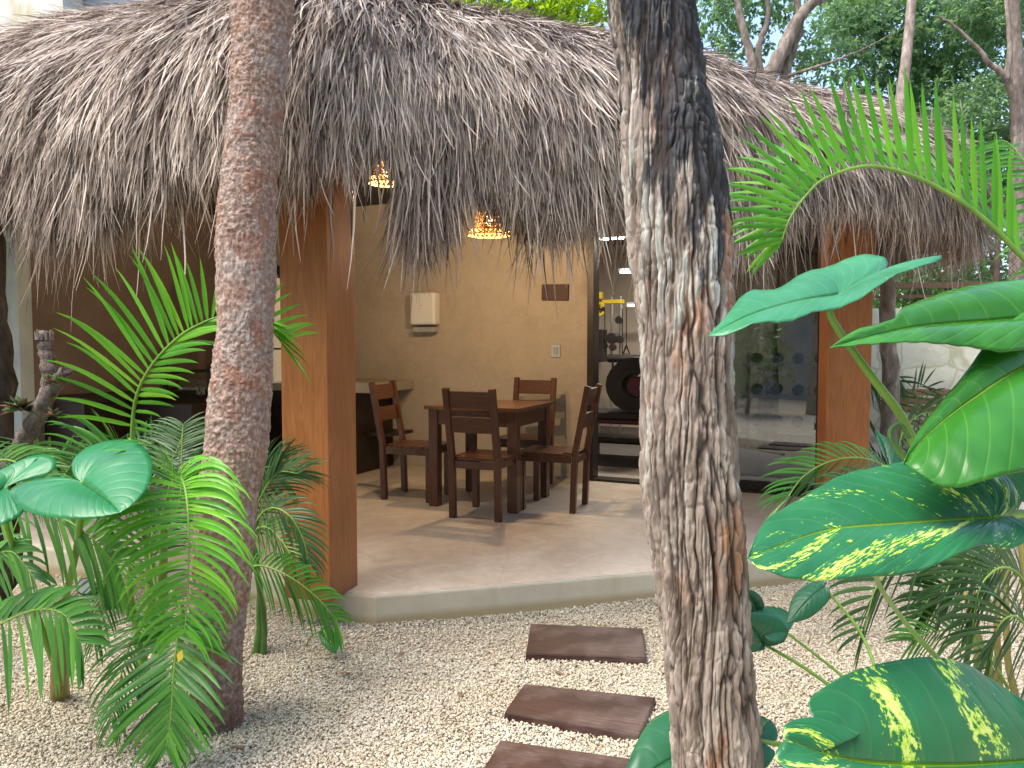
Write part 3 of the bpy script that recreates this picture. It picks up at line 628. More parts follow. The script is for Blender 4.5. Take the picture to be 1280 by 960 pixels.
# barbecue by the side wall
bq = thing('barbecue', 'black iron barbecue frame with hanging chains in front of the dim brown side wall', 'barbecue', B(-3.5, -1.1, .15), -BA)
m = MB(); 
def at_y(px, py, y): r = ray(px, py); return EYE+r*(y/r[1])
a, b = at_y(205, 466, 7.0), at_y(263, 463, 6.9); m.tube([a, b], .014, 8).build('top_bar', M['black_metal'], bq)
for px in (205, 263):
    a = at_y(px, 455, 6.95); MB().beam((a[0], a[1], .9), (a[0], a[1], a[2]), .05, .05).build('upright', M['black_metal'], bq)
for x0, x1 in ((212, 190), (240, 260)):
    a, b = at_y(x0, 464, 6.93), at_y(x1, 515, 6.9); cm = MB()
    for k in range(16):
        u0, u1 = k/16, (k+1.25)/16; cm.tube(np.array([a+(b-a)*u0, a+(b-a)*u1])+np.array([.006*(-1)**k, 0, 0]), .006, 6)
    cm.build('chain', M['rust'], bq)
pts = at_y(180, 522, 6.9); c = at_y(235, 525, 6.85)
MB().box((c[0]-.1, c[1], .5), (1.0, .6, .7), -BA).build('firebox', M['cabinet_wood'], bq, bevel=.01)
gm = MB()
for k in range(13): gm.cyl((c[0]-.55+k*.075, c[1]-.3, .88), (c[0]-.45+k*.075, c[1]+.25, .88), .005, 6)
gm.build('grill', M['black_metal'], bq)
a = at_y(222, 484, 7.35); b = at_y(258, 520, 7.35)
MB().box(((a[0]+b[0])/2, 7.35, (a[2]+b[2])/2), (b[0]-a[0], .02, a[2]-b[2]), R(-10)).build('backplate', M['cardboard_blue'], bq)
o = MB().box((0,0,0), (.14, .012, .11)).build('wall_socket', M['black_metal'], bevel=.002); q = at_y(206, 497, 7.5)
# keep the socket plate on the side wall
rr = ray(206, 497); k = (-4.15+.008 - ((EYE[:2]-P0)@WD))/(rr[:2]@WD); q = EYE+rr*k; o.location = q; o.rotation_euler = (0, 0, math.pi/2-BA); tag(o, 'small square black plate on the dim brown side wall left of the barbecue', 'wall plate')

sc_ = thing('recess_fill_counter', 'low dark counter unit added to fill the dark recess along the dim side wall', 'counter', B(-3.85, -1.4, .15), -BA)  # dark unit added to fill the dark recess of the left bay
bl(MB(), -4.145, -3.6, -2.15, -.75, .86, .91).build('countertop', M['dark_vinyl'], sc_, bevel=.006); bl(MB(), -4.14, -3.64, -2.12, -.76, .152, .857).build('cabinet', M['cabinet_wood'], sc_)
# pendant lamps
def lamp(px, py_bot, d, rr_, hh, label):
    c = W(px, py_bot, d); r = thing('pendant_lamp', label, 'pendant lamp', (c[0], c[1], c[2]), 0, 'wicker pendant lamps over the terrace')
    sh = MB(); n = 26
    def ring(z, rad, th=.004):
        P = [(rad*math.cos(a), rad*math.sin(a), z) for a in np.linspace(0, 2*math.pi, 33)]; sh.tube(P, th, 5, False)
    for z, f in ((0, 1.0), (.035, 1.0), (.04, .70), (.06, .70), (.08, .69), (hh*.42, .66), (hh*.55, .64), (hh*.7, .6), (hh, .36)): ring(z*1.0, rr_*f, .0045)
    for k in range(n):
        a0 = 2*math.pi*k/n
        for s in (-1, 1):
            a1 = a0+s*2*math.pi/n; sh.tube([(rr_*math.cos(a0), rr_*math.sin(a0), 0), (rr_*math.cos(a1), rr_*math.sin(a1), .036)], .0042, 4, False)
            a2 = a0+s*1.0; P = [(rr_*f*math.cos(a0+(a2-a0)*u), rr_*f*math.sin(a0+(a2-a0)*u), .04+(hh-.04)*u) for u, f in ((0, .70), (.3, .68), (.6, .62), (.8, .52), (1, .36))]; sh.tube(P, .0038, 4, False)
        sh.tube([(rr_*.70*math.cos(a0), rr_*.70*math.sin(a0), .04), (rr_*math.cos(a0), rr_*math.sin(a0), .036)], .003, 4, False)
    sh.build('lamp_shade', M['wicker'], r, world=False)
    bb = MB(); bb.tube([(0,0,hh*.42+.07*s_) for s_ in (-.5,-.42,-.2,.1,.35,.5)], [.008, .022, .032, .028, .017, .013], 12); bb.build('bulb', M['bulb_glow'], r, world=False, smooth=True)
    MB().cyl((0,0,hh*.42+.035), (0,0,hh*.42+.1), .018, 10).cyl((0,0,hh*.42+.08), (0,0,H-c[2]-.002), .004, 6).build('cord', M['black_metal'], r, world=False)
    point_light('pendant_bulb', (c[0], c[1], c[2]-.07), 14.5, (1, .69, .38), .03)
lamp(484, 229, 5.0, .118, .19, 'glowing wicker pendant lamp half hidden by thatch, nearer the pillar')
lamp(611, 294, 5.55, .15, .24, 'glowing wicker pendant lamp hanging over the dining table')

# ------------------------------------------------------------------ gym
def gy(px, py, q):
    r = ray(px, py); k = ((P0-EYE[:2])@WQ+q)/(r[:2]@WQ); return EYE+r*k
for i, (x0, x1, y, q, lab) in enumerate(((746, 790, 298, 1.1, 'long glowing ceiling strip light nearest the gym doorway'), (779, 800, 340, 2.0, 'glowing ceiling strip light, middle of the three in the gym'), (788, 806, 382, 3.4, 'glowing ceiling strip light farthest back in the gym'))):
    a = gy(x0, y, q); b = gy(x1, y, q); L = thing('strip_light', lab, 'strip light', (a+b)/2, -BA, 'strip lights on the gym ceiling'); wv_ = np.linalg.norm(b-a)
    MB().box((0,0,0), (wv_*(1.3 if i else 1.0), .07, .014)).build('diffuser', M['led_glow'], L, world=False); MB().box((0,0,.024), (wv_*(1.3 if i else 1.0)+.02, .09, .034)).build('housing', M['white_paint'], L, world=False)
    topz = 2.75-(a[2]+b[2])/2
    if topz > .06: MB().cyl((-wv_*.3,0,.04), (-wv_*.3,0,topz), .003, 6).cyl((wv_*.3,0,.04), (wv_*.3,0,topz), .003, 6).build('hanger', M['black_metal'], L, world=False)
gl_ = bpy.data.lights.new('gym_strip', 'AREA'); go = bpy.data.objects.new('gym_strip', gl_); COL.objects.link(go); gl_.shape = 'RECTANGLE'; gl_.size = 1.6; gl_.size_y = .12; gl_.energy = 30; gl_.color = (1, .9, .76); go.location = B(.4, 1.9, 2.66); go.rotation_euler = (0, 0, -BA)
cm_ = thing('cable_machine', 'black and yellow cable exercise machine with hanging handles against the gym wall', 'exercise machine', gy(768, 560, 3.3)*np.array([1,1,0])+np.array([0,0,.17]))
Q = 3.3
for px in (750, 765, 776): a = gy(px, 380, Q); MB().cyl((a[0], a[1], .172), (a[0], a[1], a[2]+.1), .017, 10).build('upright', M['steel'], cm_)
a, b = gy(744, 366, Q-.1), gy(752, 373, Q-.1); MB().box((a+b)/2, (.10, .1, .09), -BA).build('bracket', M['yellow_paint'], cm_, bevel=.006)
a = gy(766, 377, Q); MB().box(a, (.3, .06, .05), -BA).build('header', M['yellow_paint'], cm_, bevel=.006)
for px, py, rad, mt in ((751, 382, .045, 'yellow_paint'), (751, 391, .04, 'yellow_paint'), (749, 386, .07, 'dark_vinyl'), (774, 400, .05, 'dark_vinyl'), (775, 424, .05, 'dark_vinyl'), (765, 423, .07, 'dark_vinyl'), (766, 434, .045, 'dark_vinyl')):
    a = gy(px, py, Q-.12); MB().cyl(a-np.array([*(WQ*.03), 0]), a+np.array([*(WQ*.03), 0]), rad, 18).build('pulley', M[mt], cm_, bevel=.004)
hm = MB()
for px, py in ((756, 424), (783, 432), (778, 445)):
    a = gy(px, 385, Q-.14); b = gy(px, py, Q-.14); hm.tube([a, b], .006, 6); c1 = gy(px-4, py+10, Q-.14); c2 = gy(px+4, py+10, Q-.14); hm.tube([b, c1, c2, b], .012, 6)
hm.build('cable_handle', M['black_metal'], cm_)
a = gy(747, 432, Q-.1); MB().box(a, (.2, .2, .42), -BA).build('weight_stack', M['dark_vinyl'], cm_, bevel=.01)
rk = thing('dumbbell_rack', 'black padded bar rack with hanging grips in the gym beside the big bark trunk', 'rack', gy(785, 560, 2.7)*np.array([1,1,0])+np.array([0,0,.17]))
a, b = gy(760, 448, 2.7), gy(812, 448, 2.7); MB().tube([a, b], .05, 14).build('padded_bar', M['dark_vinyl'], rk)
b2 = gy(806, 450, 2.7); MB().beam((b2[0], b2[1], .172), b2, .06, .06).build('post', M['black_metal'], rk)
hm = MB()
for px in (766, 772, 779): a = gy(px, 450, 2.65); b = gy(px, 467, 2.65); hm.tube([a, b], .014, 6); hm.tube([b-np.array([.03,0,0]), b+np.array([.03,0,0])], .02, 8)
hm.build('grip', M['black_metal'], rk)
bn = thing('exercise_bench', 'low dark exercise bench with maroon padding just inside the gym doorway', 'exercise bench', gy(785, 560, 1.25)*np.array([1,1,0])+np.array([0,0,.17]), -BA)
for z, d, mt, nm in ((.46, (1.3, .55, .07), 'dark_vinyl', 'seat'), (.40, (1.26, .5, .05), 'maroon_vinyl', 'trim'), (.2, (1.1, .4, .06), 'black_metal', 'frame')): MB().box((.15, 0, z-.0), d).build(nm, M[mt], bn, bevel=.02, world=False)
for sx in (-.4, .7):
    for sy in (-.18, .18): MB().box((sx, sy, .1), (.06, .06, .2-.002)).build('leg', M['black_metal'], bn, world=False)
ro = thing('rolled_mat', 'large black rolled exercise mat with a maroon centre lying on the bench', 'rolled mat', gy(803, 509, 1.25), -BA)
zt = .17+.495-ro.location.z
def spiral(r0, r1, turns, n=90): return [( r*math.cos(a), r*math.sin(a)) for a, r in zip(np.linspace(0, turns*2*math.pi, n), np.linspace(r0, r1, n))]
sp = spiral(.27, .13, 4); V = []; 
for y in (-.26, .26): V += [(x*1.15, y, zt+.27+z) for x, z in sp]
n = len(sp); mesh_obj('roll', V, [(i, i+1, n+i+1, n+i) for i in range(n-1)], M['dark_vinyl'], ro, world=False, solid=.045)
MB().tube([(0,-.27,zt+.27), (0,.25,zt+.27)], .09, 20).build('core', M['maroon_vinyl'], ro, world=False, bevel=.01)
# things behind the glass panel: rack of dumbbells, rings
rk2 = thing('weight_shelf', 'pale steel shelf with dumbbells seen dimly through the glass door', 'shelf rack', B(1.45, 2.6, .17), -BA)
for z in (.25, .6, .95): MB().box((0, 0, z), (.9, .35, .03)).build('shelf', M['steel'], rk2, world=False)
for sx in (-.44, .44): MB().box((sx, 0, .55), (.04, .35, 1.08)).build('side_frame', M['steel'], rk2, world=False)
for z in (.25, .6, .95):
    for k in range(4):
        o = thing('dumbbell', 'black dumbbell on the pale steel shelf behind the glass door', 'dumbbell', B(1.45-.33+k*.22, 2.6, .17+z+.075), -BA, 'dumbbells on the shelf behind the glass')
        MB().cyl((0,-.11,0), (0,-.045,0), .058, 10).cyl((0,.045,0), (0,.11,0), .058, 10).build('weight', M['dark_vinyl'], o, world=False); MB().cyl((0,-.045,0), (0,.045,0), .015, 8).build('handle', M['steel'], o, world=False)
# ------------------------------------------------------------------ big trunks
def trunk_mesh(name, pts, rad, nu, nv, disp, mat, parent, extra=None):
    C = spline(pts, nv); rr = spline(np.array(rad)[:, None], nv)[:, 0]
    T = nrm(np.gradient(C, axis=0)); X = np.cross(np.array([0, 1.0, 0]), T); X = nrm(X); Y = np.cross(T, X)
    a = np.linspace(0, 2*math.pi, nu, endpoint=False); ca, sa = np.cos(a), np.sin(a)
    D = ca[None, :, None]*X[:, None]+sa[None, :, None]*Y[:, None]; P = C[:, None]+D*rr[:, None, None]
    h, off = disp(P, a, rr); V = P+D*off[..., None]
    i = np.arange(nv-1)[:, None]*nu; j = np.arange(nu)[None]; F = np.stack([i+j, i+(j+1) % nu, i+nu+(j+1) % nu, i+nu+j], -1).reshape(-1, 4)
    blk = extra(P, a) if extra else np.zeros(P.shape[:2])
    return mesh_obj(name, V.reshape(-1, 3), F, mat, parent, smooth=True, attrs={'h': h.ravel(), 'black': blk.ravel()})
def px_trunk(tab, d, base_z=-.04, top=None):
    P, Rr = [], []
    for y, x0, x1 in tab: c = W((x0+x1)/2, y, d); P.append(c); Rr.append((x1-x0)/2*d/960*.985)
    P = np.array(P)[::-1]; Rr = Rr[::-1]
    if P[0][2] > base_z: 
        k = (P[0][2]-base_z); P = np.vstack([P[0]+(P[0]-P[1])/max(P[1][2]-P[0][2], .05)*k*.8, P]); Rr = [Rr[0]*1.18]+Rr; P[0][2] = base_z
    if top is not None: P = np.vstack([P, np.array(top)[:, :3]]); Rr = Rr+[t[3] for t in top]
    return P, Rr
d2 = 1.9
tab = [(0,762,863),(100,773,880),(200,778,902),(300,787,912),(400,800,915),(500,804,915),(600,803,923),(700,815,932),(800,829,936),(900,837,946),(960,840,949),(1040,838,956)]
P, Rr = px_trunk(tab, d2, top=[(.28,1.95,2.75,.1),(.25,2.0,3.4,.09),(.35,2.1,4.2,.07)])
def disp2(Pt, a, rr):
    x, y, z = Pt[..., 0], Pt[..., 1], Pt[..., 2]; wx = x+.014*vnoise(x*9, y*9, z*4, 1)+.004*vnoise(x*30, y*30, z*24, 11); wy = y+.014*vnoise(x*9, y*9, z*4, 2)+.004*vnoise(x*30, y*30, z*24, 12); r4 = vnoise(x*230, y*230, z*75, 13)
    r1 = 1-np.abs(vnoise(wx*27, wy*27, z*3.1, 3))*1.0; r2 = 1-np.abs(vnoise(wx*52+7, wy*52, z*6.5, 4)); r3 = vnoise(x*120, y*120, z*22, 5); cr = np.abs(vnoise(wx*30, wy*30, z*17, 8))
    f = np.clip((np.abs(vnoise(wx*38, wy*38, z*5.0, 3))*2.6), 0, 1)**.7*.62+np.clip(np.abs(vnoise(wx*75+7, wy*75, z*9.5, 4))*2.6, 0, 1)**.7*.38
    f1 = np.clip(np.abs(vnoise(wx*60, wy*60, z*3.2, 3))*2.9, 0, 1)**.8; f2 = np.clip(np.abs(vnoise(wx*115+7, wy*115, z*9, 4))*2.6, 0, 1)**.8; f = f1*(.45+.55*f2)*(.75+.25*np.clip(cr*6, 0, 1)); low = fbm(x*6, y*6, z*2.2, 3, 9)
    # a deep vertical crack and a healed scar in front
    ang = np.broadcast_to(a[None], x.shape); front = np.abs(((ang+math.pi/2-.12*np.sin(z*9)+math.pi) % (2*math.pi))-math.pi)
    crack = np.exp(-(front/.05)**2)*np.exp(-((z-.82)/.16)**4)
    lip = np.exp(-((front-.22)/.12)**2)*np.exp(-((z-.9)/.2)**2)
    h = np.clip(f*(1+.25*r3)+.10*r4-.03, 0, 1)*(1-crack); return h, (h-.6)*.015+low*.010-crack*.018+lip*.008+r3*.0016+r4*.0009
def blk2(Pt, a):
    z = Pt[..., 2]; ang = np.broadcast_to(a[None], z.shape); side = np.cos(ang+.5)      # right/front side
    return np.interp(z, [1.0, 1.3, 1.6, 1.78, 1.95, 2.3, 5], [-.1, .12, .34, .58, .78, .85, .6])+.3*np.clip(side, -1, .6)*np.clip((z-1.2)*2, 0, 1)-.08
t2 = thing('tree', 'thick tree with rough furrowed bark and a black stain, in front of the terrace', 'tree', (P[0][0], P[0][1], 0))
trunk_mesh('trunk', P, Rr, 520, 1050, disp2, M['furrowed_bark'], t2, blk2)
d1 = 2.72
tab = [(0,292,367),(60,291,361),(100,290,358),(150,286,352),(200,279,346),(250,274,343),(300,272,342),(400,274,343),(450,268,339),(500,262,335),(560,256,333),(620,250,322),(700,240,314),(780,238,304),(850,240,302),(905,244,303)]
P, Rr = px_trunk(tab, d1, top=[(-.83,2.75,2.9,.1),(-.75,2.8,3.6,.09),(-.8,2.9,4.4,.07)])
def disp1(Pt, a, rr):
    x, y, z = Pt.transpose(2, 0, 1); f = np.abs(vnoise(x*62, y*62, z*58, 31)); g = np.abs(vnoise(x*130, y*130, z*150, 32)); k = vnoise(x*28, y*28, z*24, 34); low = fbm(x*7, y*7, z*5, 3, 33)
    h = np.clip(f*.9+g*.6+k*.25, 0, 1); return h, (h-.4)*.0075+low*.012
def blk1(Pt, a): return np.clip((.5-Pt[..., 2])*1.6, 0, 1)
t1 = thing('tree', 'slim leaning tree with scaly pinkish grey bark, growing from the gravel beside the wood pillar', 'tree', (P[0][0], P[0][1], 0))
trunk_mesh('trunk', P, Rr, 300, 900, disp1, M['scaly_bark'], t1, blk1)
def crown(name, parent, centers, mat, n, lsz, flat=.6, curl=.3):
    """leaves set along many short twigs inside the given ellipsoids"""
    V, F, A = [], [], []; off = 0; wts = np.array([c[3]**2 for c in centers]); wts = wts/wts.sum()
    for c, w in zip(centers, wts):
        m = int(n*w); nt_ = max(m//9, 1); c0 = np.array(c[:3]); r = c[3]
        u = nrm(RNG.normal(size=(nt_, 3)))*(RNG.uniform(0, 1, (nt_, 1))**.45)*r*np.array([1, 1, flat]); keep = vnoise(u[:,0]*2.2/r*1.6+c0[0], u[:,1]*2.2/r*1.6, u[:,2]*2.6/r*1.6+c0[2], 77) > -.22
        u = u[keep]; k = len(u); td = nrm(nrm(u)+RNG.normal(0, .6, (k, 3))+np.array([0, 0, -.25])); tl = RNG.uniform(.18, .45, k)*min(r, 1.2)
        for s in range(9):
            b = c0+u+td*(tl*s/9)[:, None]; ld = nrm(td*.5+RNG.normal(0, .7, (k, 3))+np.array([0, 0, -.15])); sd_ = nrm(np.cross(ld, nrm(RNG.normal(0, .5, (k, 3))+np.array([0, 0, 1])))); L = lsz*RNG.uniform(.6, 1.3, k)[:, None]
            up = np.cross(sd_, ld)
            q = np.stack([b, b+ld*L*.45+sd_*L*.26+up*L*.06, b+ld*L-up*L*.08, b+ld*L*.45-sd_*L*.26+up*L*.06], 1)
            V.append(q.reshape(-1, 3)); F.append((np.arange(k)*4)[:, None]+np.arange(4)[None]+off); off += 4*k; A.append(np.repeat(np.clip(RNG.normal(.5, .22, k), 0, 1), 4))
    return mesh_obj(name, np.concatenate(V), np.concatenate(F), mat, parent, attrs={'shade': np.concatenate(A)})
def limbs(parent, lst, mat, name='trunk', n=10):
    m = MB()
    for pts, r0, r1 in lst:
        C = spline(pts, max(8, 5*len(pts))); C[1:-1] += RNG.normal(0, r0*.09, (len(C)-2, 3)); m.tube(C, np.linspace(r0, r1, len(C)), n)
    return m.build(name, mat, parent, smooth=True)
def Wp(l, d=None): return [W(*(p if len(p) == 3 else (*p, d))) for p in l]

# foreground tree tops (above the frame)
limbs(t2, [([(.35,2.1,4.15),(.2,2.2,4.9),(-.3,2.4,5.8)], .07, .02), ([(.33,2.08,4.0),(.7,2.2,4.7),(1.2,2.3,5.4)], .05, .015)], M['furrowed_bark'], 'limb')
limbs(t1, [([(-.8,2.9,4.35),(-1.1,3.0,5.0),(-1.6,3.1,5.7)], .07, .02), ([(-.8,2.9,4.3),(-.5,3.0,4.9),(0,3.2,5.6)], .05, .015)], M['scaly_bark'], 'limb')
crown('crown', t2, [(-.3,2.4,6.1,.9),(1.2,2.3,5.7,.8)], M['tree_leaf'], 2500, .09)
crown('crown', t1, [(-1.6,3.1,6.0,.9),(.0,3.2,5.9,.7)], M['tree_leaf'], 2500, .09)

# ------------------------------------------------------------------ palms
def frond(parent, pts, mat, n=26, L=None, Rr=None, ll=None, rl=None, w=.011, droop=.35, u0=.12, rad=.006, fwd=.5, rmat='petiole', jit=.08, K=8, label=None, fold=.35):
    """pts: rachis in world space; L/Rr: leaflet directions along the rachis; ll/rl: leaflet lengths along it"""
    C = spline(pts, 60); T = nrm(np.gradient(C, axis=0)); r = MB().tube(C, np.linspace(rad, rad*.22, 60), 6)
    fr = r.build('frond', M[rmat], parent, smooth=True, label=label)
    V, F, A = [], [], []; off = 0
    for side, dirs, lens in ((1, L, ll), (-1, Rr, rl)):
        if dirs is None: continue
        dirs = np.array(dirs, float).reshape(-1, 3); lens = np.array(lens, float).ravel()
        for i in range(n):
            u = u0+(1-u0)*(i+.25*side*.5+RNG.uniform(-.12, .12))/(n-1); u = min(max(u, 0), 1); k = u*59; a = int(min(k, 58)); f = k-a
            p = C[a]*(1-f)+C[a+1]*f; t = T[a]; xu = (u-u0)/(1-u0)
            d = np.array([np.interp(xu, np.linspace(0, 1, len(dirs)), dirs[:, q]) for q in range(3)]); d = nrm(nrm(d)+t*fwd*(1+.8*xu)+RNG.normal(0, jit, 3))
            ln = np.interp(xu, np.linspace(0, 1, len(lens)), lens)*RNG.uniform(.9, 1.08); dr = droop*RNG.uniform(.75, 1.25)
            P = [p]; dd = d
            for s in range(K-1): P.append(P[-1]+dd*ln/(K-1)); dd = nrm(dd+np.array([0, 0, -1])*dr*(.12+1.1*(s/K)**1.6)*.62)
            P = np.array(P); tg = nrm(np.gradient(P, axis=0)); sv = nrm(np.cross(tg, nrm(np.cross(t, tg[0])+1e-6)*1.0)); sv = nrm(np.cross(tg, np.cross(t, d)))
            nv_ = nrm(np.cross(sv, tg)); ww = w*np.interp(np.linspace(0, 1, K), [0, .12, .45, .8, 1], [.35, .85, 1, .6, .04])*RNG.uniform(.85, 1.1)*(.45+.55*ln/max(lens.max(), 1e-3))
            g = np.stack([P-sv*ww[:, None]+nv_*ww[:, None]*fold, P, P+sv*ww[:, None]+nv_*ww[:, None]*fold], 1).reshape(-1, 3)
            V.append(g)
            for s in range(K-1):
                for c in (0, 1): q = off+s*3+c; F.append((q, q+1, q+4, q+3))
            off += 3*K; A.append(np.full(3*K, np.clip(RNG.normal(.5, .2)+.0, 0, 1)))
    mesh_obj('leaflets', np.concatenate(V), np.array(F), M[mat], fr, smooth=True, attrs={'shade': np.concatenate(A)})
    return fr
X0 = (1,0,0)
# bright palm behind the slim tree
base = np.array([-1.62, 3.35, 0])
pa = thing('palm', 'bright green palm behind the slim scaly tree, one tall frond left of its trunk', 'palm', base)
limbs(pa, [([base+[0,0,-.03], base+[.02,0,.35], W(165,548,3.1)], .03, .013)], M['petiole'], 'stem')
frond(pa, Wp([(168,600,3.15),(165,548,3.1),(170,498,3.05),(188,459,3.0),(220,424,2.97),(248,406,2.95),(280,395,2.95),(320,398,2.97),(350,425,3.0)]), 'palm_bright', 34,
      L=[(-.95,-.1,.25),(-.85,-.1,.7),(-.6,0,1),(-.35,0,1),(-.1,0,1),(.6,.1,.8),(.9,.1,.4)], Rr=[(.8,-.3,-.2),(1,-.2,.05),(1,-.2,.2),(.9,-.1,.2),(.9,0,-.3),(.5,0,-.7)],
      ll=[.30,.38,.42,.38,.27,.20,.18,.16], rl=[.10,.2,.24,.24,.22,.18,.2,.22], w=.0115, droop=.34, u0=.16, fwd=.1, rad=.009)
frond(pa, Wp([(180,640,3.2),(190,600,3.25),(214,575,3.3),(226,550,3.4),(228,535,3.5)]), 'palm_dark', 24, L=[(-1,0,.2)], Rr=[(1,0,.2)], ll=[.2,.26,.16], rl=[.2,.26,.16], w=.006, droop=.5, fwd=.3)
frond(pa, Wp([(190,700,3.2),(215,655,3.1),(226,615,3.1),(227,560,3.15),(229,530,3.2)]), 'palm_dark', 26, L=[(-1,0,.3)], Rr=[(1,0,.3)], ll=[.16,.2,.22,.1], rl=[.16,.2,.22,.1], w=.0055, droop=.6, fwd=.2)
frond(pa, Wp([(150,640,3.2),(160,590,3.15),(140,560,3.1),(100,570,3.1),(70,610,3.05)]), 'palm_mid', 22, L=[(-.2,0,1),(-.5,0,.6)], Rr=[(-.2,0,-1)], ll=[.15,.25,.2], rl=[.2,.25,.15], w=.007, droop=.6)
frond(pa, Wp([(300,690,3.25),(318,640,3.2),(335,605,3.15),(350,590,3.15),(372,592,3.1)]), 'palm_dark', 22, L=[(-.2,0,1),(.4,0,.8)], Rr=[(1,0,-.3)], ll=[.1,.2,.16], rl=[.1,.24,.18], w=.006, droop=.55)
base = np.array([-2.05, 3.85, 0])
pd_ = thing('palm', 'dark bushy palm in the shade behind the elephant ear plant, against the cement slab', 'palm', base)
limbs(pd_, [([base+[0,0,-.03], base+[0,0,.3], base+[.02,0,.5]], .03, .02)], M['petiole_dark'], 'stem')
for k in range(13):
    an = k*2.4; rr2 = .45+.2*(k % 3); hh2 = .75+.1*(k % 4); b_ = base+[0,0,.4]
    frond(pd_, [b_, b_+[math.cos(an)*rr2*.3, math.sin(an)*rr2*.3, hh2*.35], b_+[math.cos(an)*rr2*.8, math.sin(an)*rr2*.7, hh2*.45], b_+[math.cos(an)*rr2*1.25, math.sin(an)*rr2*1.1, hh2*.15]], 'palm_dark' if k % 3 else 'palm_mid', 20, L=[(-math.sin(an),math.cos(an),.3)], Rr=[(math.sin(an),-math.cos(an),.3)], ll=[.14,.24,.2,.1], rl=[.14,.24,.2,.1], w=.0075, droop=.6, K=6)
# drooping palm in front of the slim tree
base = np.array([-1.42, 3.02, 0])
pb = thing('palm', 'glossy green palm with arching drooping fronds hanging in front of the slim scaly trunk', 'palm', base)
limbs(pb, [([base+[0,0,-.03], base+[.03,-.02,.3], W(205,640,2.75)], .028, .012), ([base+[-.05,.02,-.03], base+[-.1,.0,.3], W(165,690,2.9)], .02, .009), ([base+[.06,0,-.03], base+[.1,0,.25], W(215,740,2.7)], .018, .008)], M['petiole'], 'stem')
frond(pb, Wp([(205,640,2.75),(214,606,2.65),(226,598,2.5),(233,620,2.42),(236,667,2.36),(235,731,2.33),(231,790,2.32)]), 'palm_bright', 42,
      L=[(-.3,.2,1),(-1,-.15,.55),(-1,-.2,.3),(-.9,-.2,0)], Rr=[(.75,0,1),(1,-.15,.55),(1,-.2,.3),(.9,-.2,0)], ll=[.12,.26,.29,.27,.2,.12], rl=[.16,.27,.29,.26,.2,.12], w=.0082, droop=1.1, u0=.2, fwd=.3, rad=.007)
frond(pb, Wp([(222,745,2.72),(226,770,2.55),(223,787,2.47),(217,844,2.38),(214,892,2.36),(208,935,2.35)]), 'palm_mid', 34,
      L=[(-.9,-.1,.35),(-1,-.15,-.1),(-.8,-.1,-.5)], Rr=[(.9,-.1,.35),(1,-.15,-.1),(.8,-.1,-.5)], ll=[.15,.24,.26,.24,.16,.09], rl=[.2,.25,.26,.22,.15,.09], w=.0098, droop=.35, u0=.2, fwd=.42, rad=.006)
frond(pb, Wp([(190,740,2.85),(180,770,2.7),(165,800,2.6),(150,850,2.55),(140,900,2.5)]), 'palm_mid', 26, L=[(-1,0,.1),(-.7,0,-.6)], Rr=[(.8,0,-.1),(.5,0,-.8)], ll=[.2,.2,.12], rl=[.15,.18,.1], w=.0045, droop=.6)
frond(pb, Wp([(180,720,2.9),(160,700,2.8),(140,710,2.7),(125,750,2.65),(118,800,2.62)]), 'palm_mid', 22, L=[(-1,0,.2),(-.6,0,-.7)], Rr=[(.7,0,0),(.5,0,-.7)], ll=[.1,.18,.1], rl=[.12,.18,.1], w=.005, droop=.7)
frond(pb, Wp([(200,760,2.9),(188,700,2.95),(190,670,2.95),(205,650,2.95),(222,660,2.9)]), 'palm_dark', 22, L=[(-1,0,.2)], Rr=[(1,0,-.1)], ll=[.2,.24,.14], rl=[.16,.2,.12], w=.005, droop=.7)
yf = MB().add([W(221,818,2.36), W(228,812,2.36), W(229,822,2.35), W(223,828,2.35)], [(0,1,2,3)]).build('fallen_leaf', M['yellow_fleck'], solid=.002); tag(yf, 'tiny yellow fallen leaf caught on the drooping palm frond', 'leaf')
# palm to the right of the slim tree
base = np.array([-1.12, 3.3, 0])
pr = thing('palm', 'dark green palm squeezed between the slim scaly tree and the wood pillar', 'palm', base)
limbs(pr, [([base+[0,0,-.03], base+[.02,0,.25], W(310,640,3.2)], .02, .009), ([base+[.03,0,-.03], base+[.04,-.02,.2], W(318,705,3.1)], .016, .008)], M['petiole_dark'], 'stem')
frond(pr, Wp([(310,690,3.2),(322,650,3.15),(340,635,3.1),(362,645,3.05),(378,672,3.02),(385,700,3.0)]), 'palm_dark', 24, L=[(-.1,0,1),(1,0,.5),(.8,0,-.3)], Rr=[(-.2,0,-1),(-.1,0,-1)], ll=[.1,.18,.16,.1], rl=[.15,.22,.2,.12], w=.0065, droop=.6)
frond(pr, Wp([(300,740,3.15),(318,708,3.05),(356,718,2.98),(394,745,2.92),(418,772,2.9)]), 'palm_mid', 26, L=[(.2,0,1),(.7,0,.6)], Rr=[(-.1,0,-1),(.1,0,-1)], ll=[.1,.13,.12,.08], rl=[.16,.24,.22,.14], w=.0065, droop=.7)
frond(pr, Wp([(305,700,3.2),(318,665,3.15),(335,660,3.1),(355,680,3.05),(368,705,3.0)]), 'palm_mid', 20, L=[(.3,0,1),(.9,0,.2)], Rr=[(0,0,-1)], ll=[.1,.16,.1], rl=[.12,.2,.12], w=.005, droop=.7)
frond(pr, Wp([(300,650,3.3),(318,600,3.3),(330,585,3.3),(345,585,3.3),(358,600,3.28)]), 'palm_dark', 22, L=[(.2,0,1),(.8,0,.4)], Rr=[(.2,0,-1)], ll=[.16,.22,.14], rl=[.14,.2,.14], w=.005, droop=.55)
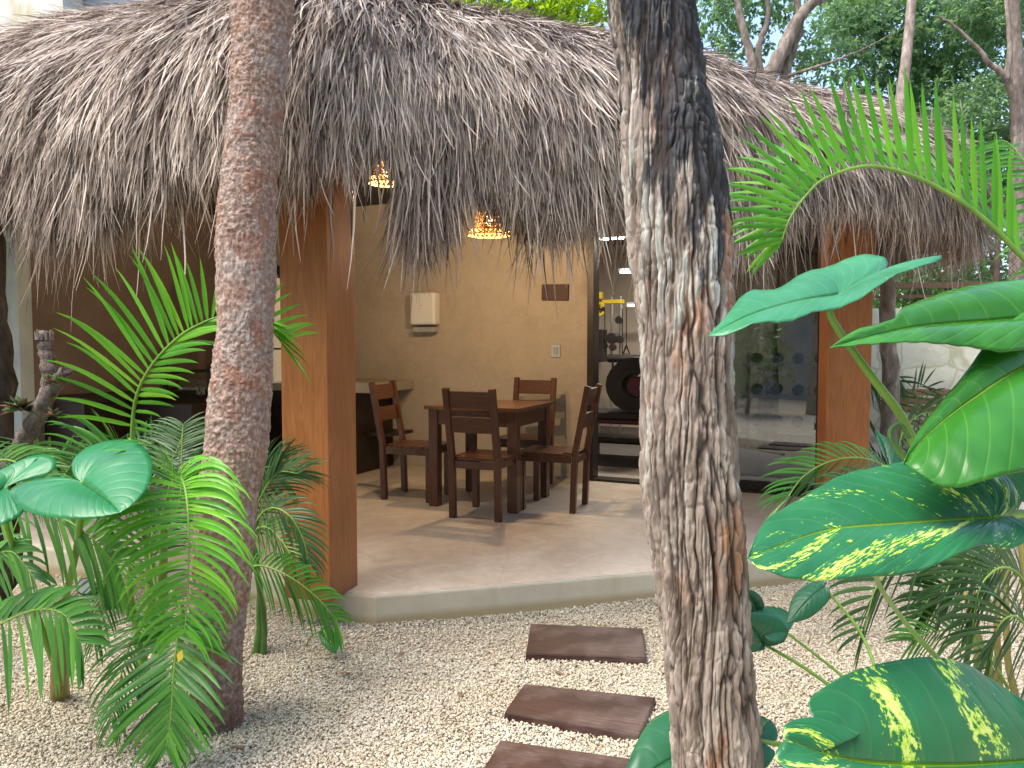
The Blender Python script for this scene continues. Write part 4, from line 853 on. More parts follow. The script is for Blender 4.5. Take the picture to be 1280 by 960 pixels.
# palm at the left edge
base = np.array([-2.35, 3.15, 0])
pl = thing('palm', 'green palm at the left edge of the garden with long hanging leaflets', 'palm', base)
limbs(pl, [([base+[0,0,-.03], base+[.05,0,.3], W(-50,690,2.9)], .03, .014), ([base+[.04,0,-.03], base+[.12,-.02,.2], W(-60,840,2.7)], .022, .012)], M['petiole'], 'stem')
frond(pl, Wp([(-60,720,2.9),(-30,655,2.75),(20,638,2.62),(70,645,2.52),(110,668,2.47),(140,700,2.45)]), 'palm_mid', 22, L=[(0,.2,1),(.4,.1,.8)], Rr=[(.0,-.1,-1),(.15,-.1,-1)], ll=[.1,.16,.15,.1], rl=[.2,.28,.28,.2], w=.0135, droop=.8, u0=.1, fwd=.35)
frond(pl, Wp([(-90,860,2.7),(-50,810,2.5),(0,780,2.4),(45,762,2.32),(80,768,2.28),(98,800,2.26)]), 'palm_mid', 24, L=[(.1,.1,1),(.8,.1,.5)], Rr=[(-.35,-.1,-1),(-.1,-.1,-1)], ll=[.12,.16,.14,.1], rl=[.24,.28,.24,.15], w=.0125, droop=.6, u0=.1, fwd=.35)
frond(pl, Wp([(-60,800,2.8),(-40,740,2.7),(-15,700,2.6),(15,690,2.55),(40,720,2.5)]), 'palm_mid', 20, L=[(.1,0,1),(1,0,.2)], Rr=[(0,0,-1)], ll=[.1,.16,.1], rl=[.2,.24,.12], w=.009, droop=.7)
frond(pl, Wp([(-60,640,3.0),(-30,590,2.95),(10,575,2.9),(45,600,2.85),(70,650,2.8)]), 'palm_mid', 22, L=[(.1,0,1),(.9,0,.2)], Rr=[(0,0,-1)], ll=[.1,.2,.12], rl=[.2,.24,.12], w=.007, droop=.7)
# tall frond, upper right
base = np.array([2.35, 2.55, 0])
pf = thing('palm', 'tall palm at the right edge, its long arching frond in front of the thatch', 'palm', base)
limbs(pf, [([base+[0,0,-.03], base+[0,0,.6], base+[-.05,-.05,1.15]], .04, .02)], M['petiole'], 'stem')
frond(pf, Wp([(1500,530,2.5),(1400,430,2.45),(1340,375,2.4),(1280,323,2.35),(1235,278,2.33),(1184,241,2.3),(1132,217,2.28),(1081,208,2.26),(1032,223,2.24),(1008,244,2.22),(988,272,2.2),(977,302,2.2)]), 'palm_bright', 40,
      L=[(.1,0,1),(.05,0,1),(.0,0,1),(-.0,0,1),(-.15,0,1),(-.5,0,.8),(-1,0,.45),(-1,-.1,-.05)], Rr=[(.2,.7,.8),(.1,.7,.8),(0,.6,.8),(-.3,.5,.7),(-.8,.4,.2),(-.6,.2,-.5)], ll=[.2,.30,.31,.30,.29,.27,.22,.13], rl=[.2,.28,.29,.28,.27,.25,.2,.12], w=.0115, droop=.26, u0=.2, fwd=.12, rad=.011, jit=.03, fold=.4)
frond(pf, Wp([(1420,480,2.5),(1350,360,2.55),(1320,270,2.6),(1290,215,2.62),(1262,180,2.65),(1245,175,2.66)]), 'palm_mid', 30, L=[(.8,.3,.1),(.5,0,-.5)], Rr=[(-1,0,-.4),(-.8,0,-.8)], ll=[.15,.15,.1], rl=[.22,.24,.12], w=.007, droop=.9)
# areca clump bottom right
base = np.array([1.72, 2.55, 0])
pg = thing('palm', 'dark green clumping palm with thin ringed canes at the lower right, behind the variegated leaves', 'palm', base)
limbs(pg, [([base+[0,0,-.03], W(1235,830,2.6), W(1205,740,2.62)], .014, .010), ([base+[.08,.02,-.03], W(1262,840,2.55), W(1258,700,2.6)], .014, .009), ([base+[.15,0,-.03], W(1290,800,2.5), W(1275,660,2.5)], .014, .010), ([base+[-.05,.1,-.03], W(1222,840,2.7), W(1214,700,2.75)], .012, .009), ([base+[.02,.1,-.03], W(1246,780,2.7), W(1250,690,2.75)], .012, .009)], M['sheath'], 'stem')
for pts, mt, ll, rl, wd_, dr in (
    ([(1250,700,2.6),(1225,655,2.5),(1180,655,2.4),(1130,690,2.3),(1095,735,2.25),(1080,790,2.22)], 'palm_dark', [.12,.2,.2,.12], [.14,.26,.26,.14], .0075, .5),
    ([(1240,760,2.6),(1225,730,2.5),(1195,728,2.42),(1165,745,2.38),(1150,770,2.36)], 'palm_dark', [.14,.2,.12], [.14,.22,.12], .007, .6),
    ([(1260,860,2.5),(1235,820,2.45),(1200,790,2.4),(1165,790,2.35),(1142,800,2.33)], 'palm_mid', [.1,.16,.1], [.12,.18,.12], .0045, .4),
    ([(1270,720,2.5),(1255,690,2.45),(1225,690,2.4),(1195,715,2.38),(1180,750,2.36)], 'palm_dark', [.16,.22,.12], [.14,.24,.14], .008, .5),
    ([(1290,760,2.4),(1275,720,2.35),(1250,710,2.3),(1225,735,2.28),(1215,790,2.27)], 'palm_dark', [.16,.22,.12], [.16,.24,.14], .0075, .6),
    ([(1300,860,2.3),(1290,800,2.25),(1268,770,2.2),(1245,790,2.2),(1235,850,2.2)], 'palm_dark', [.16,.22,.12], [.16,.22,.14], .0065, .6),
    ([(1270,660,2.7),(1262,600,2.7),(1240,570,2.7),(1200,570,2.7),(1170,600,2.7)], 'palm_dark', [.16,.22,.12], [.16,.22,.14], .008, .6),
    ([(1300,680,2.6),(1310,600,2.6),(1300,560,2.6),(1270,560,2.55),(1245,590,2.5)], 'palm_dark', [.16,.22,.12], [.16,.22,.14], .008, .6)):
    frond(pg, Wp(pts), mt, 22, L=[(-.2,0,1),(-.9,0,.5)], Rr=[(-.1,0,-1),(-.3,0,-1)], ll=ll, rl=rl, w=wd_, droop=dr)
# pale arching palm by the second pillar
base = np.array([2.05, 3.75, 0])
pp = thing('palm', 'pale thin leaved palm arching beside the far right pillar', 'palm', base)
limbs(pp, [([base+[0,0,-.03], base+[0,0,.3], W(1120,600,3.6)], .03, .015)], M['petiole_dark'], 'stem')
frond(pp, Wp([(1125,640,3.7),(1112,590,3.6),(1080,573,3.5),(1040,576,3.4),(1005,595,3.35),(985,622,3.3)]), 'palm_mid', 24, L=[(-.5,0,1),(-.9,0,.3)], Rr=[(-.4,-.2,-1),(-.8,0,-.6)], ll=[.1,.2,.24,.16], rl=[.12,.26,.28,.18], w=.0065, droop=.5)
frond(pp, Wp([(1130,640,3.7),(1122,570,3.7),(1135,530,3.75),(1165,515,3.8),(1195,530,3.8)]), 'palm_dark', 24, L=[(-.2,0,1),(.8,0,.5)], Rr=[(.1,0,-1)], ll=[.1,.22,.16], rl=[.12,.24,.16], w=.007, droop=.5)
frond(pp, Wp([(1120,640,3.65),(1105,610,3.5),(1075,600,3.4),(1040,620,3.3),(1010,660,3.25)]), 'palm_dark', 24, L=[(-.5,0,1),(-.9,0,.3)], Rr=[(-.4,-.2,-1)], ll=[.1,.2,.16], rl=[.12,.26,.16], w=.006, droop=.6)

# ------------------------------------------------------------------ broad leaves
def blade(name, parent, mid, Lo, Ro, mat, seed, bulge=.08, thick=.0016, wave=.0, NU=46, NV=12, label=None):
    mc = spline(Wp(mid), 40); V, F, U = [], [], []; off = 0
    for sgn, O in ((1, Lo), (-1, Ro)):
        E = spline(Wp([o[1:] for o in O]), NU); us = spline(np.array([[o[0]] for o in O], float), NU)[:, 0]
        uc = np.clip(us, 0, 1)*39; i = np.minimum(uc.astype(int), 38); f = (uc-i)[:, None]; Mm = mc[i]*(1-f)+mc[i+1]*f; tg = nrm(mc[i+1]-mc[i])
        D = E-Mm; N = nrm(np.cross(tg, D))*sgn
        N *= np.where(np.sum(N*np.array([0, -.6, 1.0]), 1, keepdims=True) < 0, -1, 1)
        v = np.linspace(0, 1, NV); ln = np.linalg.norm(D, axis=1)
        S = Mm[:, None]+D[:, None]*v[None, :, None]+N[:, None]*(np.sin(v*math.pi)*bulge)[None, :, None]*ln[:, None, None]
        S += N[:, None]*(np.sin(us*58+seed)[:, None]*v[None]*(1-v[None]*.3)*.0014)[..., None]+N[:, None]*(wave*np.sin(us*15+seed)[:, None]*v[None]**3)[..., None]
        V.append(S.reshape(-1, 3)); U.append(np.stack([np.repeat(us, NV), np.tile(v, NU)*sgn, np.full(NU*NV, seed*1.7)], 1))
        a = (np.arange(NU-1)[:, None]*NV+np.arange(NV-1)[None]).ravel()+off; q = np.stack([a, a+1, a+NV+1, a+NV], 1); F.append(q if sgn > 0 else q[:, ::-1]); off += NU*NV
    # raised midrib underneath
    return mesh_obj(name, np.concatenate(V), np.concatenate(F), M[mat], parent, smooth=True, attrs={'luv': np.concatenate(U)}, solid=thick, label=label)
def stalk(parent, pts, r0, r1, mat='petiole'):
    C = spline(Wp(pts) if len(pts[0]) == 3 and not isinstance(pts, np.ndarray) else pts, 24); return MB().tube(C, np.linspace(r0, r1, 24), 10).build('stalk', M[mat], parent, smooth=True)
# elephant ear plant, left
bq_ = G(75, 868, 0)
ee = thing('elephant_ear_plant', 'elephant ear plant with huge heart shaped leaves on a yellowish stem at the left', 'plant', bq_)
bp = (75, 868, 2.9)
sm = MB(); C = spline([bq_+[.0,0,-.03], W(74,845,2.86), W(73,815,2.82), W(72,780,2.8)], 20); sm.tube(C, np.interp(np.linspace(0,1,20), [0,.15,.6,1], [.036,.034,.026,.014]), 14)
sm.build('stem', M['sheath'], ee, smooth=True)
stalk(ee, [(74,840,2.86),(80,760,2.75),(95,690,2.55),(101,640,2.4),(103,603,2.3)], .014, .008)
stalk(ee, [(72,840,2.86),(48,775,2.75),(22,700,2.6),(6,650,2.5),(3,612,2.45)], .013, .007)
blade('leaf', ee, [(103,603,2.3),(125,618,2.22),(150,641,2.14)], [(-.5,96,600,2.31),(-.4,90,579,2.37),(-.25,108,560,2.45),(-.1,142,550,2.47),(.1,172,553,2.42),(.3,190,576,2.34),(.6,186,606,2.24),(.85,168,629,2.17),(1,150,641,2.14)],
      [(-.5,98,605,2.3),(-.42,55,598,2.34),(-.3,15,612,2.3),(-.15,20,630,2.22),(0,45,643,2.16),(.3,85,648,2.12),(.7,120,647,2.12),(1,150,641,2.14)], 'elephant_leaf', 3, .08)
blade('leaf', ee, [(3,612,2.45),(-40,628,2.35),(-80,655,2.3)], [(-.5,10,606,2.46),(-.4,62,592,2.5),(-.25,68,573,2.55),(-.1,40,570,2.56),(.2,0,588,2.5),(.6,-45,615,2.4),(1,-80,655,2.3)],
      [(-.5,8,611,2.44),(-.35,30,632,2.36),(-.1,20,648,2.3),(.3,-20,660,2.26),(1,-80,655,2.3)], 'elephant_leaf', 5, .08)
# small sprout by the pillar
c = G(383, 805, 0)
sp_ = thing('sprout', 'small heart leaved sprout in the gravel by the cement step corner', 'plant', c)
stalk(sp_, [(383,806,3.38),(390,795,3.36),(402,788,3.32)], .004, .003)
blade('leaf', sp_, [(402,787,3.32),(410,800,3.28),(420,817,3.25)], [(-.3,402,787,3.32),(0,409,783,3.34),(.3,420,789,3.33),(.7,425,803,3.29),(1,420,817,3.25)], [(-.3,401,788,3.32),(0,398,791,3.3),(.4,402,803,3.27),(.8,412,814,3.25),(1,420,817,3.25)], 'bright_leaf', 2, .05, NU=16, NV=6)
# arrowhead-leaf plant, upper right
base = np.array([1.5, 1.62, 0])
ph = thing('philodendron', 'philodendron with one broad blue green leaf held flat, just right of the rough tree', 'plant', base)
limbs(ph, [([base+[0,0,-.03], base+[0,0,.4], W(1360,690,1.62), W(1260,650,1.62), W(1180,610,1.6), W(1150,575,1.58)], .02, .011)], M['petiole_dark'], 'stem')
stalk(ph, [(1152,580,1.58),(1128,523,1.56),(1095,478,1.54),(1060,430,1.53),(1037,392,1.5),(1044,374,1.5)], .0095, .0065)
blade('leaf', ph, [(1048,369,1.51),(1000,376,1.45),(940,393,1.4),(885,420,1.36)], [(-.5,1060,362,1.53),(-.42,1088,347,1.57),(-.35,1112,331,1.62),(-.25,1103,322,1.65),(-.1,1067,322,1.66),(.1,1030,333,1.62),(.4,980,355,1.55),(.7,930,371,1.46),(1,885,420,1.36)],
      [(-.5,1060,364,1.52),(-.45,1115,337,1.52),(-.36,1172,317,1.52),(-.28,1162,329,1.48),(-.12,1113,351,1.44),(.05,1066,374,1.41),(.2,1030,391,1.38),(.45,990,397,1.35),(.7,940,409,1.33),(1,885,420,1.36)], 'blue_leaf', 4, .06, wave=.006)
# giant variegated vine, right foreground
base = np.array([1.18, 1.3, 0])
gp = thing('giant_pothos', 'giant pothos plant with big glossy green leaves streaked yellow, filling the right foreground', 'plant', base)
limbs(gp, [([base+[0,0,-.03], base+[0,0,.4], W(1400,700,1.42), W(1370,520,1.45), W(1350,400,1.5)], .022, .015)], M['petiole'], 'stem')
stalk(gp, [(1385,700,1.42),(1330,660,1.4),(1280,642,1.36),(1243,648,1.3)], .010, .006)
stalk(gp, [(1400,900,1.42),(1370,930,1.35),(1330,945,1.28),(1290,951,1.22)], .012, .008)
stalk(gp, [(1372,600,1.44),(1365,500,1.42),(1345,440,1.42)], .011, .008)
stalk(gp, [(1360,450,1.46),(1350,400,1.46),(1310,396,1.45)], .010, .007)
blade('leaf', gp, [(1243,648,1.3),(1210,649,1.28),(1120,655,1.22),(1030,664,1.17),(934,698,1.1)],
      [(-.32,1262,646,1.32),(-.28,1272,624,1.35),(-.15,1252,590,1.38),(0,1205,571,1.38),(.25,1135,575,1.34),(.5,1062,592,1.3),(.75,1000,622,1.24),(.92,955,655,1.17),(1,934,698,1.1)],
      [(-.32,1268,648,1.3),(-.28,1290,668,1.26),(-.18,1266,685,1.22),(-.05,1232,678,1.2),(.1,1200,693,1.17),(.3,1150,712,1.13),(.55,1070,724,1.09),(.8,995,722,1.07),(.94,950,713,1.08),(1,934,698,1.1)], 'variegated_leaf', 6, .07, wave=.004, NU=80, NV=20, label='leaf held level, streaked yellow')
blade('leaf', gp, [(1290,951,1.22),(1200,957,1.13),(1100,955,1.06),(1040,945,1.02),(984,925,1.0)],
      [(-.25,1320,945,1.23),(-.15,1300,900,1.27),(0,1270,870,1.28),(.2,1217,834,1.26),(.4,1157,822,1.21),(.6,1090,832,1.15),(.72,1045,849,1.1),(.8,1009,877,1.05),(.815,1030,893,1.05),(.82,1074,918,1.05),(.87,1020,897,1.03),(.93,983,906,1.01),(1,984,925,1.0)],
      [(-.25,1320,955,1.21),(-.1,1340,1010,1.12),(.15,1250,1040,1.03),(.5,1120,1030,.97),(.8,1020,980,.96),(.93,972,950,.98),(1,984,925,1.0)], 'variegated_leaf', 9, .07, wave=.004, NU=90, NV=22, label='lowest leaf, split and streaked yellow')
blade('leaf', gp, [(1345,440,1.42),(1280,458,1.36),(1213,500,1.3),(1163,540,1.26),(1128,580,1.22)],
      [(-.3,1360,425,1.43),(-.1,1340,375,1.44),(.1,1290,385,1.42),(.3,1250,412,1.40),(.45,1225,440,1.37),(.6,1203,473,1.34),(.75,1168,510,1.3),(.9,1142,550,1.25),(1,1128,580,1.22)],
      [(-.3,1370,440,1.42),(-.1,1400,500,1.34),(.15,1370,560,1.24),(.4,1300,585,1.2),(.65,1235,600,1.17),(.85,1175,606,1.18),(1,1128,580,1.22)], 'bright_leaf', 12, .10, wave=.006, NU=70, NV=18, label='bright glossy leaf hanging steeply')
blade('leaf', gp, [(1310,396,1.45),(1225,402,1.4),(1150,408,1.33),(1090,420,1.28),(1037,435,1.24)],
      [(-.3,1330,390,1.46),(-.1,1320,352,1.5),(.1,1270,350,1.52),(.35,1200,360,1.48),(.55,1145,378,1.42),(.65,1128,386,1.38),(.7,1124,398,1.35),(.85,1072,412,1.28),(1,1037,435,1.24)],
      [(-.3,1330,400,1.42),(-.1,1310,425,1.36),(.1,1262,440,1.32),(.3,1212,434,1.3),(.55,1150,428,1.26),(.8,1090,430,1.24),(1,1037,435,1.24)], 'bright_leaf', 15, .12, NU=60, NV=16, label='leaf seen from below with curled edge')
blade('leaf', gp, [(1300,640,1.6),(1330,600,1.6),(1360,560,1.6)], [(-.2,1300,640,1.6),(.1,1262,612,1.62),(.5,1268,575,1.62),(1,1360,540,1.6)], [(-.2,1300,640,1.6),(.2,1350,660,1.58),(1,1360,540,1.6)], 'dark_leaf', 17, .08, NU=24, NV=8)
for pts in ([(1165,610,1.5),(1120,560,1.52),(1113,540,1.53),(1125,530,1.53),(1138,548,1.52)],): stalk(gp, pts, .007, .004, 'petiole_dark')
# long low petiole seen under the level leaf
stalk(gp, [(1210,860,1.75),(1150,800,1.7),(1118,760,1.62),(1100,733,1.5),(1090,705,1.38),(1082,690,1.3)], .006, .004)
# elephant ear behind the rough tree
base = np.array([1.03, 1.95, 0])
e2 = thing('elephant_ear_plant', 'low plant with dark heart shaped leaves on thin stalks behind the rough tree', 'plant', base)
limbs(e2, [([base+[0,0,-.03], base+[-.01,0,.06], base+[-.02,-.02,.15]], .02, .014)], M['sheath'], 'stem')
root = base+np.array([-.02,-.02,.14])
def st3(pts, r0=.006, r1=.004): stalk(e2, np.vstack([root, Wp(pts)]), r0, r1)
st3([(1060,880,2.02),(1037,857,2.05),(990,825,2.1),(955,806,2.12)]); st3([(1080,870,2.02),(1058,849,2.05),(1015,815,2.1),(985,792,2.12)], .005, .003); st3([(1060,900,2.0),(1000,930,1.98),(948,926,1.98)], .008, .006); st3([(1100,860,2.02),(1075,790,2.1),(1030,735,2.15)], .005, .004)
blade('leaf', e2, [(955,806,2.12),(945,790,2.1),(925,770,2.08)], [(-.3,962,808,2.12),(-.1,980,802,2.12),(.1,984,787,2.13),(.4,970,770,2.14),(.7,950,766,2.12),(1,920,765,2.08)], [(-.3,956,812,2.1),(0,935,815,2.08),(.5,920,800,2.06),(1,920,765,2.08)], 'dark_leaf', 21, .08, NU=28, NV=8)
blade('leaf', e2, [(985,790,2.13),(968,780,2.16),(945,770,2.18)], [(-.3,985,790,2.13),(0,992,775,2.2),(.4,975,760,2.24),(1,935,758,2.2)], [(-.3,985,792,2.13),(0,975,802,2.1),(.4,958,800,2.1),(1,935,775,2.16)], 'dark_leaf', 22, .08, NU=28, NV=8)
blade('leaf', e2, [(948,768,2.2),(940,750,2.18),(925,735,2.16)], [(-.2,950,770,2.2),(.3,955,755,2.2),(.7,945,740,2.18),(1,922,733,2.16)], [(-.2,946,772,2.2),(.4,925,768,2.18),(1,922,733,2.16)], 'dark_leaf', 23, .08, NU=20, NV=7)
blade('leaf', e2, [(1030,733,2.15),(1010,750,2.12),(985,779,2.1)], [(-.2,1034,728,2.15),(.2,1018,726,2.17),(.6,992,745,2.15),(1,983,780,2.1)], [(-.2,1037,735,2.14),(.2,1035,752,2.12),(.6,1012,772,2.1),(1,983,780,2.1)], 'dark_leaf', 24, .08, NU=24, NV=8, label='olive green leaf hanging down')
blade('leaf', e2, [(948,926,1.98),(880,935,2.02),(820,960,1.98),(770,1010,1.92)], [(-.3,960,930,1.98),(-.2,972,922,2.0),(-.1,966,903,2.04),(.1,940,892,2.1),(.35,885,880,2.15),(.6,825,893,2.12),(.8,795,930,2.04),(1,768,1010,1.92)], [(-.3,960,932,1.97),(-.2,968,945,1.95),(0,940,975,1.88),(.5,860,1020,1.84),(1,768,1010,1.92)], 'dark_leaf', 25, .08, NU=50, NV=14, label='largest leaf, partly behind the trunk')
# another dim leaf seen by the glass door
blade('leaf', ph, [(1120,620,1.62),(1105,560,1.7),(1095,540,1.75)], [(-.2,1120,620,1.62),(.2,1112,585,1.66),(.6,1100,560,1.7),(1,1094,538,1.75)], [(-.2,1122,620,1.62),(.2,1130,590,1.66),(.6,1118,556,1.7),(1,1094,538,1.75)], 'dark_leaf', 31, .1, NU=20, NV=6)

# ------------------------------------------------------------------ left edge: gnarled trunk with epiphytes, garden spot
gt = thing('gnarled_tree', 'dark gnarled tree with a broken branch carrying small air plants, at the left edge', 'tree', (-2.55, 3.75, 0))
limbs(gt, [([(-2.6,3.75,-.04),(-2.56,3.75,.45),W(-12,560,3.7),W(-12,440,3.7),W(-16,330,3.75),W(-25,200,3.8),W(-40,60,3.9)], .115, .055)], M['dark_bark'], 'trunk', 18)
limbs(gt, [(Wp([(-12,625,3.6),(15,580,3.5),(38,535,3.45),(58,500,3.4),(62,470,3.4),(57,440,3.4),(55,416,3.4)]), .045, .027), (Wp([(58,500,3.4),(72,478,3.35),(84,462,3.32)]), .03, .026)], M['rough_bark'], 'branch', 14)
rs = MB()
for k in range(12):
    a = k*.55; c = W(55, 416, 3.4); rs.tube([c+[.03*math.cos(a), .03*math.sin(a), -.03], c+[.035*math.cos(a), .035*math.sin(a), -.002+.008*(k % 3)]], [.007, .003], 5)
rs.build('splinters', M['grey_bark'], gt)
def rosette(px, py, d, r, n, lab):
    c = W(px, py, d); V, F, A = [], [], []
    for k in range(n):
        a = random.uniform(0, 6.28); e = random.uniform(-.1, 1.2); dv = np.array([math.cos(a)*math.cos(e), math.sin(a)*math.cos(e)-.3, math.sin(e)]); sv = nrm(np.cross(dv, (0.1, 0, 1))); L = r*random.uniform(.6, 1.1); b = len(V)
        V += [c, c+dv*L*.5+sv*L*.18, c+dv*L+np.array([0,0,-L*.2]), c+dv*L*.5-sv*L*.18]; F.append((b, b+1, b+2, b+3)); A += [random.random()]*4
    tag(mesh_obj('air_plant', V, np.array(F), M['rosette'], attrs={'shade': np.array(A)}, solid=.001), lab, 'air plant', 'air plants on the gnarled branch')
rosette(28, 512, 3.4, .09, 40, 'reddish air plant low on the gnarled branch'); rosette(62, 480, 3.33, .07, 22, 'green air plant in the fork of the gnarled branch'); rosette(78, 478, 3.3, .06, 20, 'pinkish air plant at the tip of the gnarled side branch')
rosette(68, 520, 3.35, .06, 16, 'small leafy air plant hanging under the gnarled branch')
sl_ = thing('garden_spotlight', 'small black garden spotlight standing in the gravel behind the elephant ear plant', 'spotlight', G(56, 800, 0)+np.array([0, .35, 0]))
c = G(56, 800, 0)+np.array([0, .35, 0]); MB().cyl(c+[0,0,-.02], c+[0,0,.1], .008, 8).build('spike', M['black_metal'], sl_); MB().cyl(c+[.0,.05,.10], c+[.02,-.04,.15], .035, 20, .045).build('lamp_head', M['black_metal'], sl_, bevel=.003); MB().cyl(c+[.0202,-.041,.1505], c+[.0208,-.044,.152], .037, 20).build('lens', M['grey_plastic'], sl_)
c = G(185, 905, 0); sl3 = thing('garden_spotlight', 'small black garden spotlight half hidden under the lowest palm frond', 'spotlight', c)
MB().cyl(c+[0,.1,-.02], c+[0,.1,.05], .008, 8).build('spike', M['black_metal'], sl3); MB().cyl(c+[0,.14,.06], c+[-.02,.04,.09], .035, 20, .043).build('lamp_head', M['black_metal'], sl3, bevel=.003)

dl = None
for k, (px, py) in enumerate(((349,769),(372,771),(430,842),(52,905),(575,870),(300,935),(1010,790),(500,820),(700,842),(960,860),(120,925))):
    q = G(px, py, .012); an = k*1.9; L_ = .014+.006*(k % 3); u_ = np.array([math.cos(an), math.sin(an), .15]); v_ = np.array([-math.sin(an), math.cos(an), .1])
    o = MB().add([-u_*L_*1.3, v_*L_*.5+[0,0,.004], u_*L_*.2+[0,0,.008], u_*L_*1.4+[0,0,.004], -v_*L_*.5+[0,0,.002]], [(0,4,2,1),(1,2,4,3)]).build('dead_leaf', M['dead_leaf'], solid=.0012); o.location = q
    tag(o, 'small curled brown dead leaf lying on the pale gravel', 'dead leaf', 'dead leaves scattered on the gravel')

# ------------------------------------------------------------------ beyond the pavilion
# stone wall, plastered end, bench, fence at the right
def wallseg(name, x0, y0, x1, y1, z, mat, th, label, cat='wall'):
    a = math.atan2(y1-y0, x1-x0); o = MB().box((0,0,z/2-.03), (math.hypot(x1-x0, y1-y0), th, z+.06)).build(name, M[mat], bevel=.01); o.location = ((x0+x1)/2, (y0+y1)/2, 0); o.rotation_euler = (0,0,a); return tag(o, label, cat)
wallseg('stone_wall', 3.9, 9.6, 5.62, 9.2, 1.78, 'pale_stone', .3, 'pale greenish stone garden wall seen past the far right pillar')
wallseg('plastered_wall', 5.6, 9.15, 9.5, 8.3, 1.80, 'white_paint', .34, 'smooth pale blue plastered garden wall right of the stone wall')
wallseg('stone_wall', -7.8, 8.6, -4.6, 9.9, 2.6, 'warm_stone', .3, 'beige stone wall at the far left behind the gnarled tree')
be = thing('garden_bench', 'brown slatted bench in front of the pale stone wall at the right', 'bench', (5.0, 8.75, 0), R(-13))
sm = MB()
for k in range(5): sm.box((0, -.2+k*.09, .45), (1.3, .075, .025))
sm.build('seat', M['bench_wood'], be, world=False, bevel=.004); sm = MB()
for k in range(3): sm.box((0, .24+k*.012, .58+k*.1), (1.3, .022, .08))
sm.build('backrest', M['bench_wood'], be, world=False, bevel=.004)
for s in (-.58, .58):
    for q in (-.16, .2): MB().box((s, q, .215), (.06, .06, .43)).build('leg', M['bench_wood'], be, world=False)
    MB().beam((s, .215, .43), (s, .25, .84), .05, .03).build('back_post', M['bench_wood'], be, world=False)
fe = thing('chain_link_fence', 'rusty chain link fence on wooden rails above the pale stone wall', 'fence', (5.0, 9.45, 1.8))
fm = MB(); fx0, fx1, fy0, fy1, z0, z1 = 4.0, 9.4, 9.62, 8.4, 1.84, 2.75
def fp(u, z): return np.array([fx0+(fx1-fx0)*u, fy0+(fy1-fy0)*u, z])
Lf = math.hypot(fx1-fx0, fy1-fy0); st_ = .085; hgt = z1-z0
for k in range(int((Lf+hgt)/st_)):
    for s in (1, -1):
        a0 = k*st_-(hgt if s > 0 else 0); a1 = a0+s*hgt if s > 0 else a0-hgt
        lo, hi = (a0, a1); za, zb = z0, z1
        if min(lo, hi) < 0 or max(lo, hi) > Lf: continue
        fm.tube([fp(lo/Lf, za), fp(hi/Lf, zb)], .0028, 4, False)
fm.build('wire_mesh', M['rust'], fe)
MB().beam(fp(-.02, 2.06), fp(1, 2.06), .05, .07).build('rail', M['beam_wood'], fe); MB().beam(fp(-.02, 1.93), fp(1, 1.93), .04, .035).build('rail', M['beam_wood'], fe)
for u in (.0, .33, .66, 1): MB().cyl(fp(u, 1.8), fp(u, 2.8), .03, 8).build('post', M['rust'], fe)
# buildings at the upper left
bu = thing('neighbour_building', 'cream building with yellow stains and a blue grey wing, behind the thatch at upper left', 'building', (-8, 15, 0))
MB().box((-8.62, 15, 4), (2.4, 4, 8.1)).build('wall', M['stained_plaster'], bu); MB().box((-5.4, 15.6, 3.9), (3.98, 4, 8.0)).build('wing', M['blue_grey_plaster'], bu)
MB().box((-8.9, 12.98, 6.5), (.3, .06, 3)).build('pilaster', M['old_plaster'], bu)
for s in (0, 1): wn_ = MB().box((-8.2, 12.97, 2.2+s*2.4), (.8, .08, 1.1)).build('window', M['dark_frame'], bu)

def tree(name, label, base, lmb, cents, mat, n, lsz, bark='grey_bark', group=None, flat=.75):
    r = thing(name, label, 'tree', base, 0, group); limbs(r, lmb, M[bark], 'trunk'); crown('crown', r, cents, M[mat], n, lsz, flat); return r
GR = 'trees behind the thatched roof'
tree('tree', 'sunlit yellow green tree above the middle of the thatch, left of the rough trunk', W(600,430,11)*[1,1,0], [([W(600,430,11)*[1,1,0], W(590,200,11), W(560,40,11)], .14, .08), (Wp([(560,60,11),(500,0,11),(470,-60,11)]), .07, .03), (Wp([(575,80,11),(650,20,11),(740,-30,11.3)]), .07, .03), (Wp([(690,45,11),(715,35,11),(770,20,11.5)]), .04, .02)],
     [(*W(500,10,11), .8), (*W(570,-10,11.5), .9), (*W(640,5,11), .9), (*W(700,20,11), .8), (*W(750,0,11), .9), (*W(610,45,11.5), .8), (*W(690,60,11.5), .8), (*W(540,-80,11.5), 1.5), (*W(680,-80,11.5), 1.5)], 'tree_leaf_sunlit', 26000, .10, group=GR)
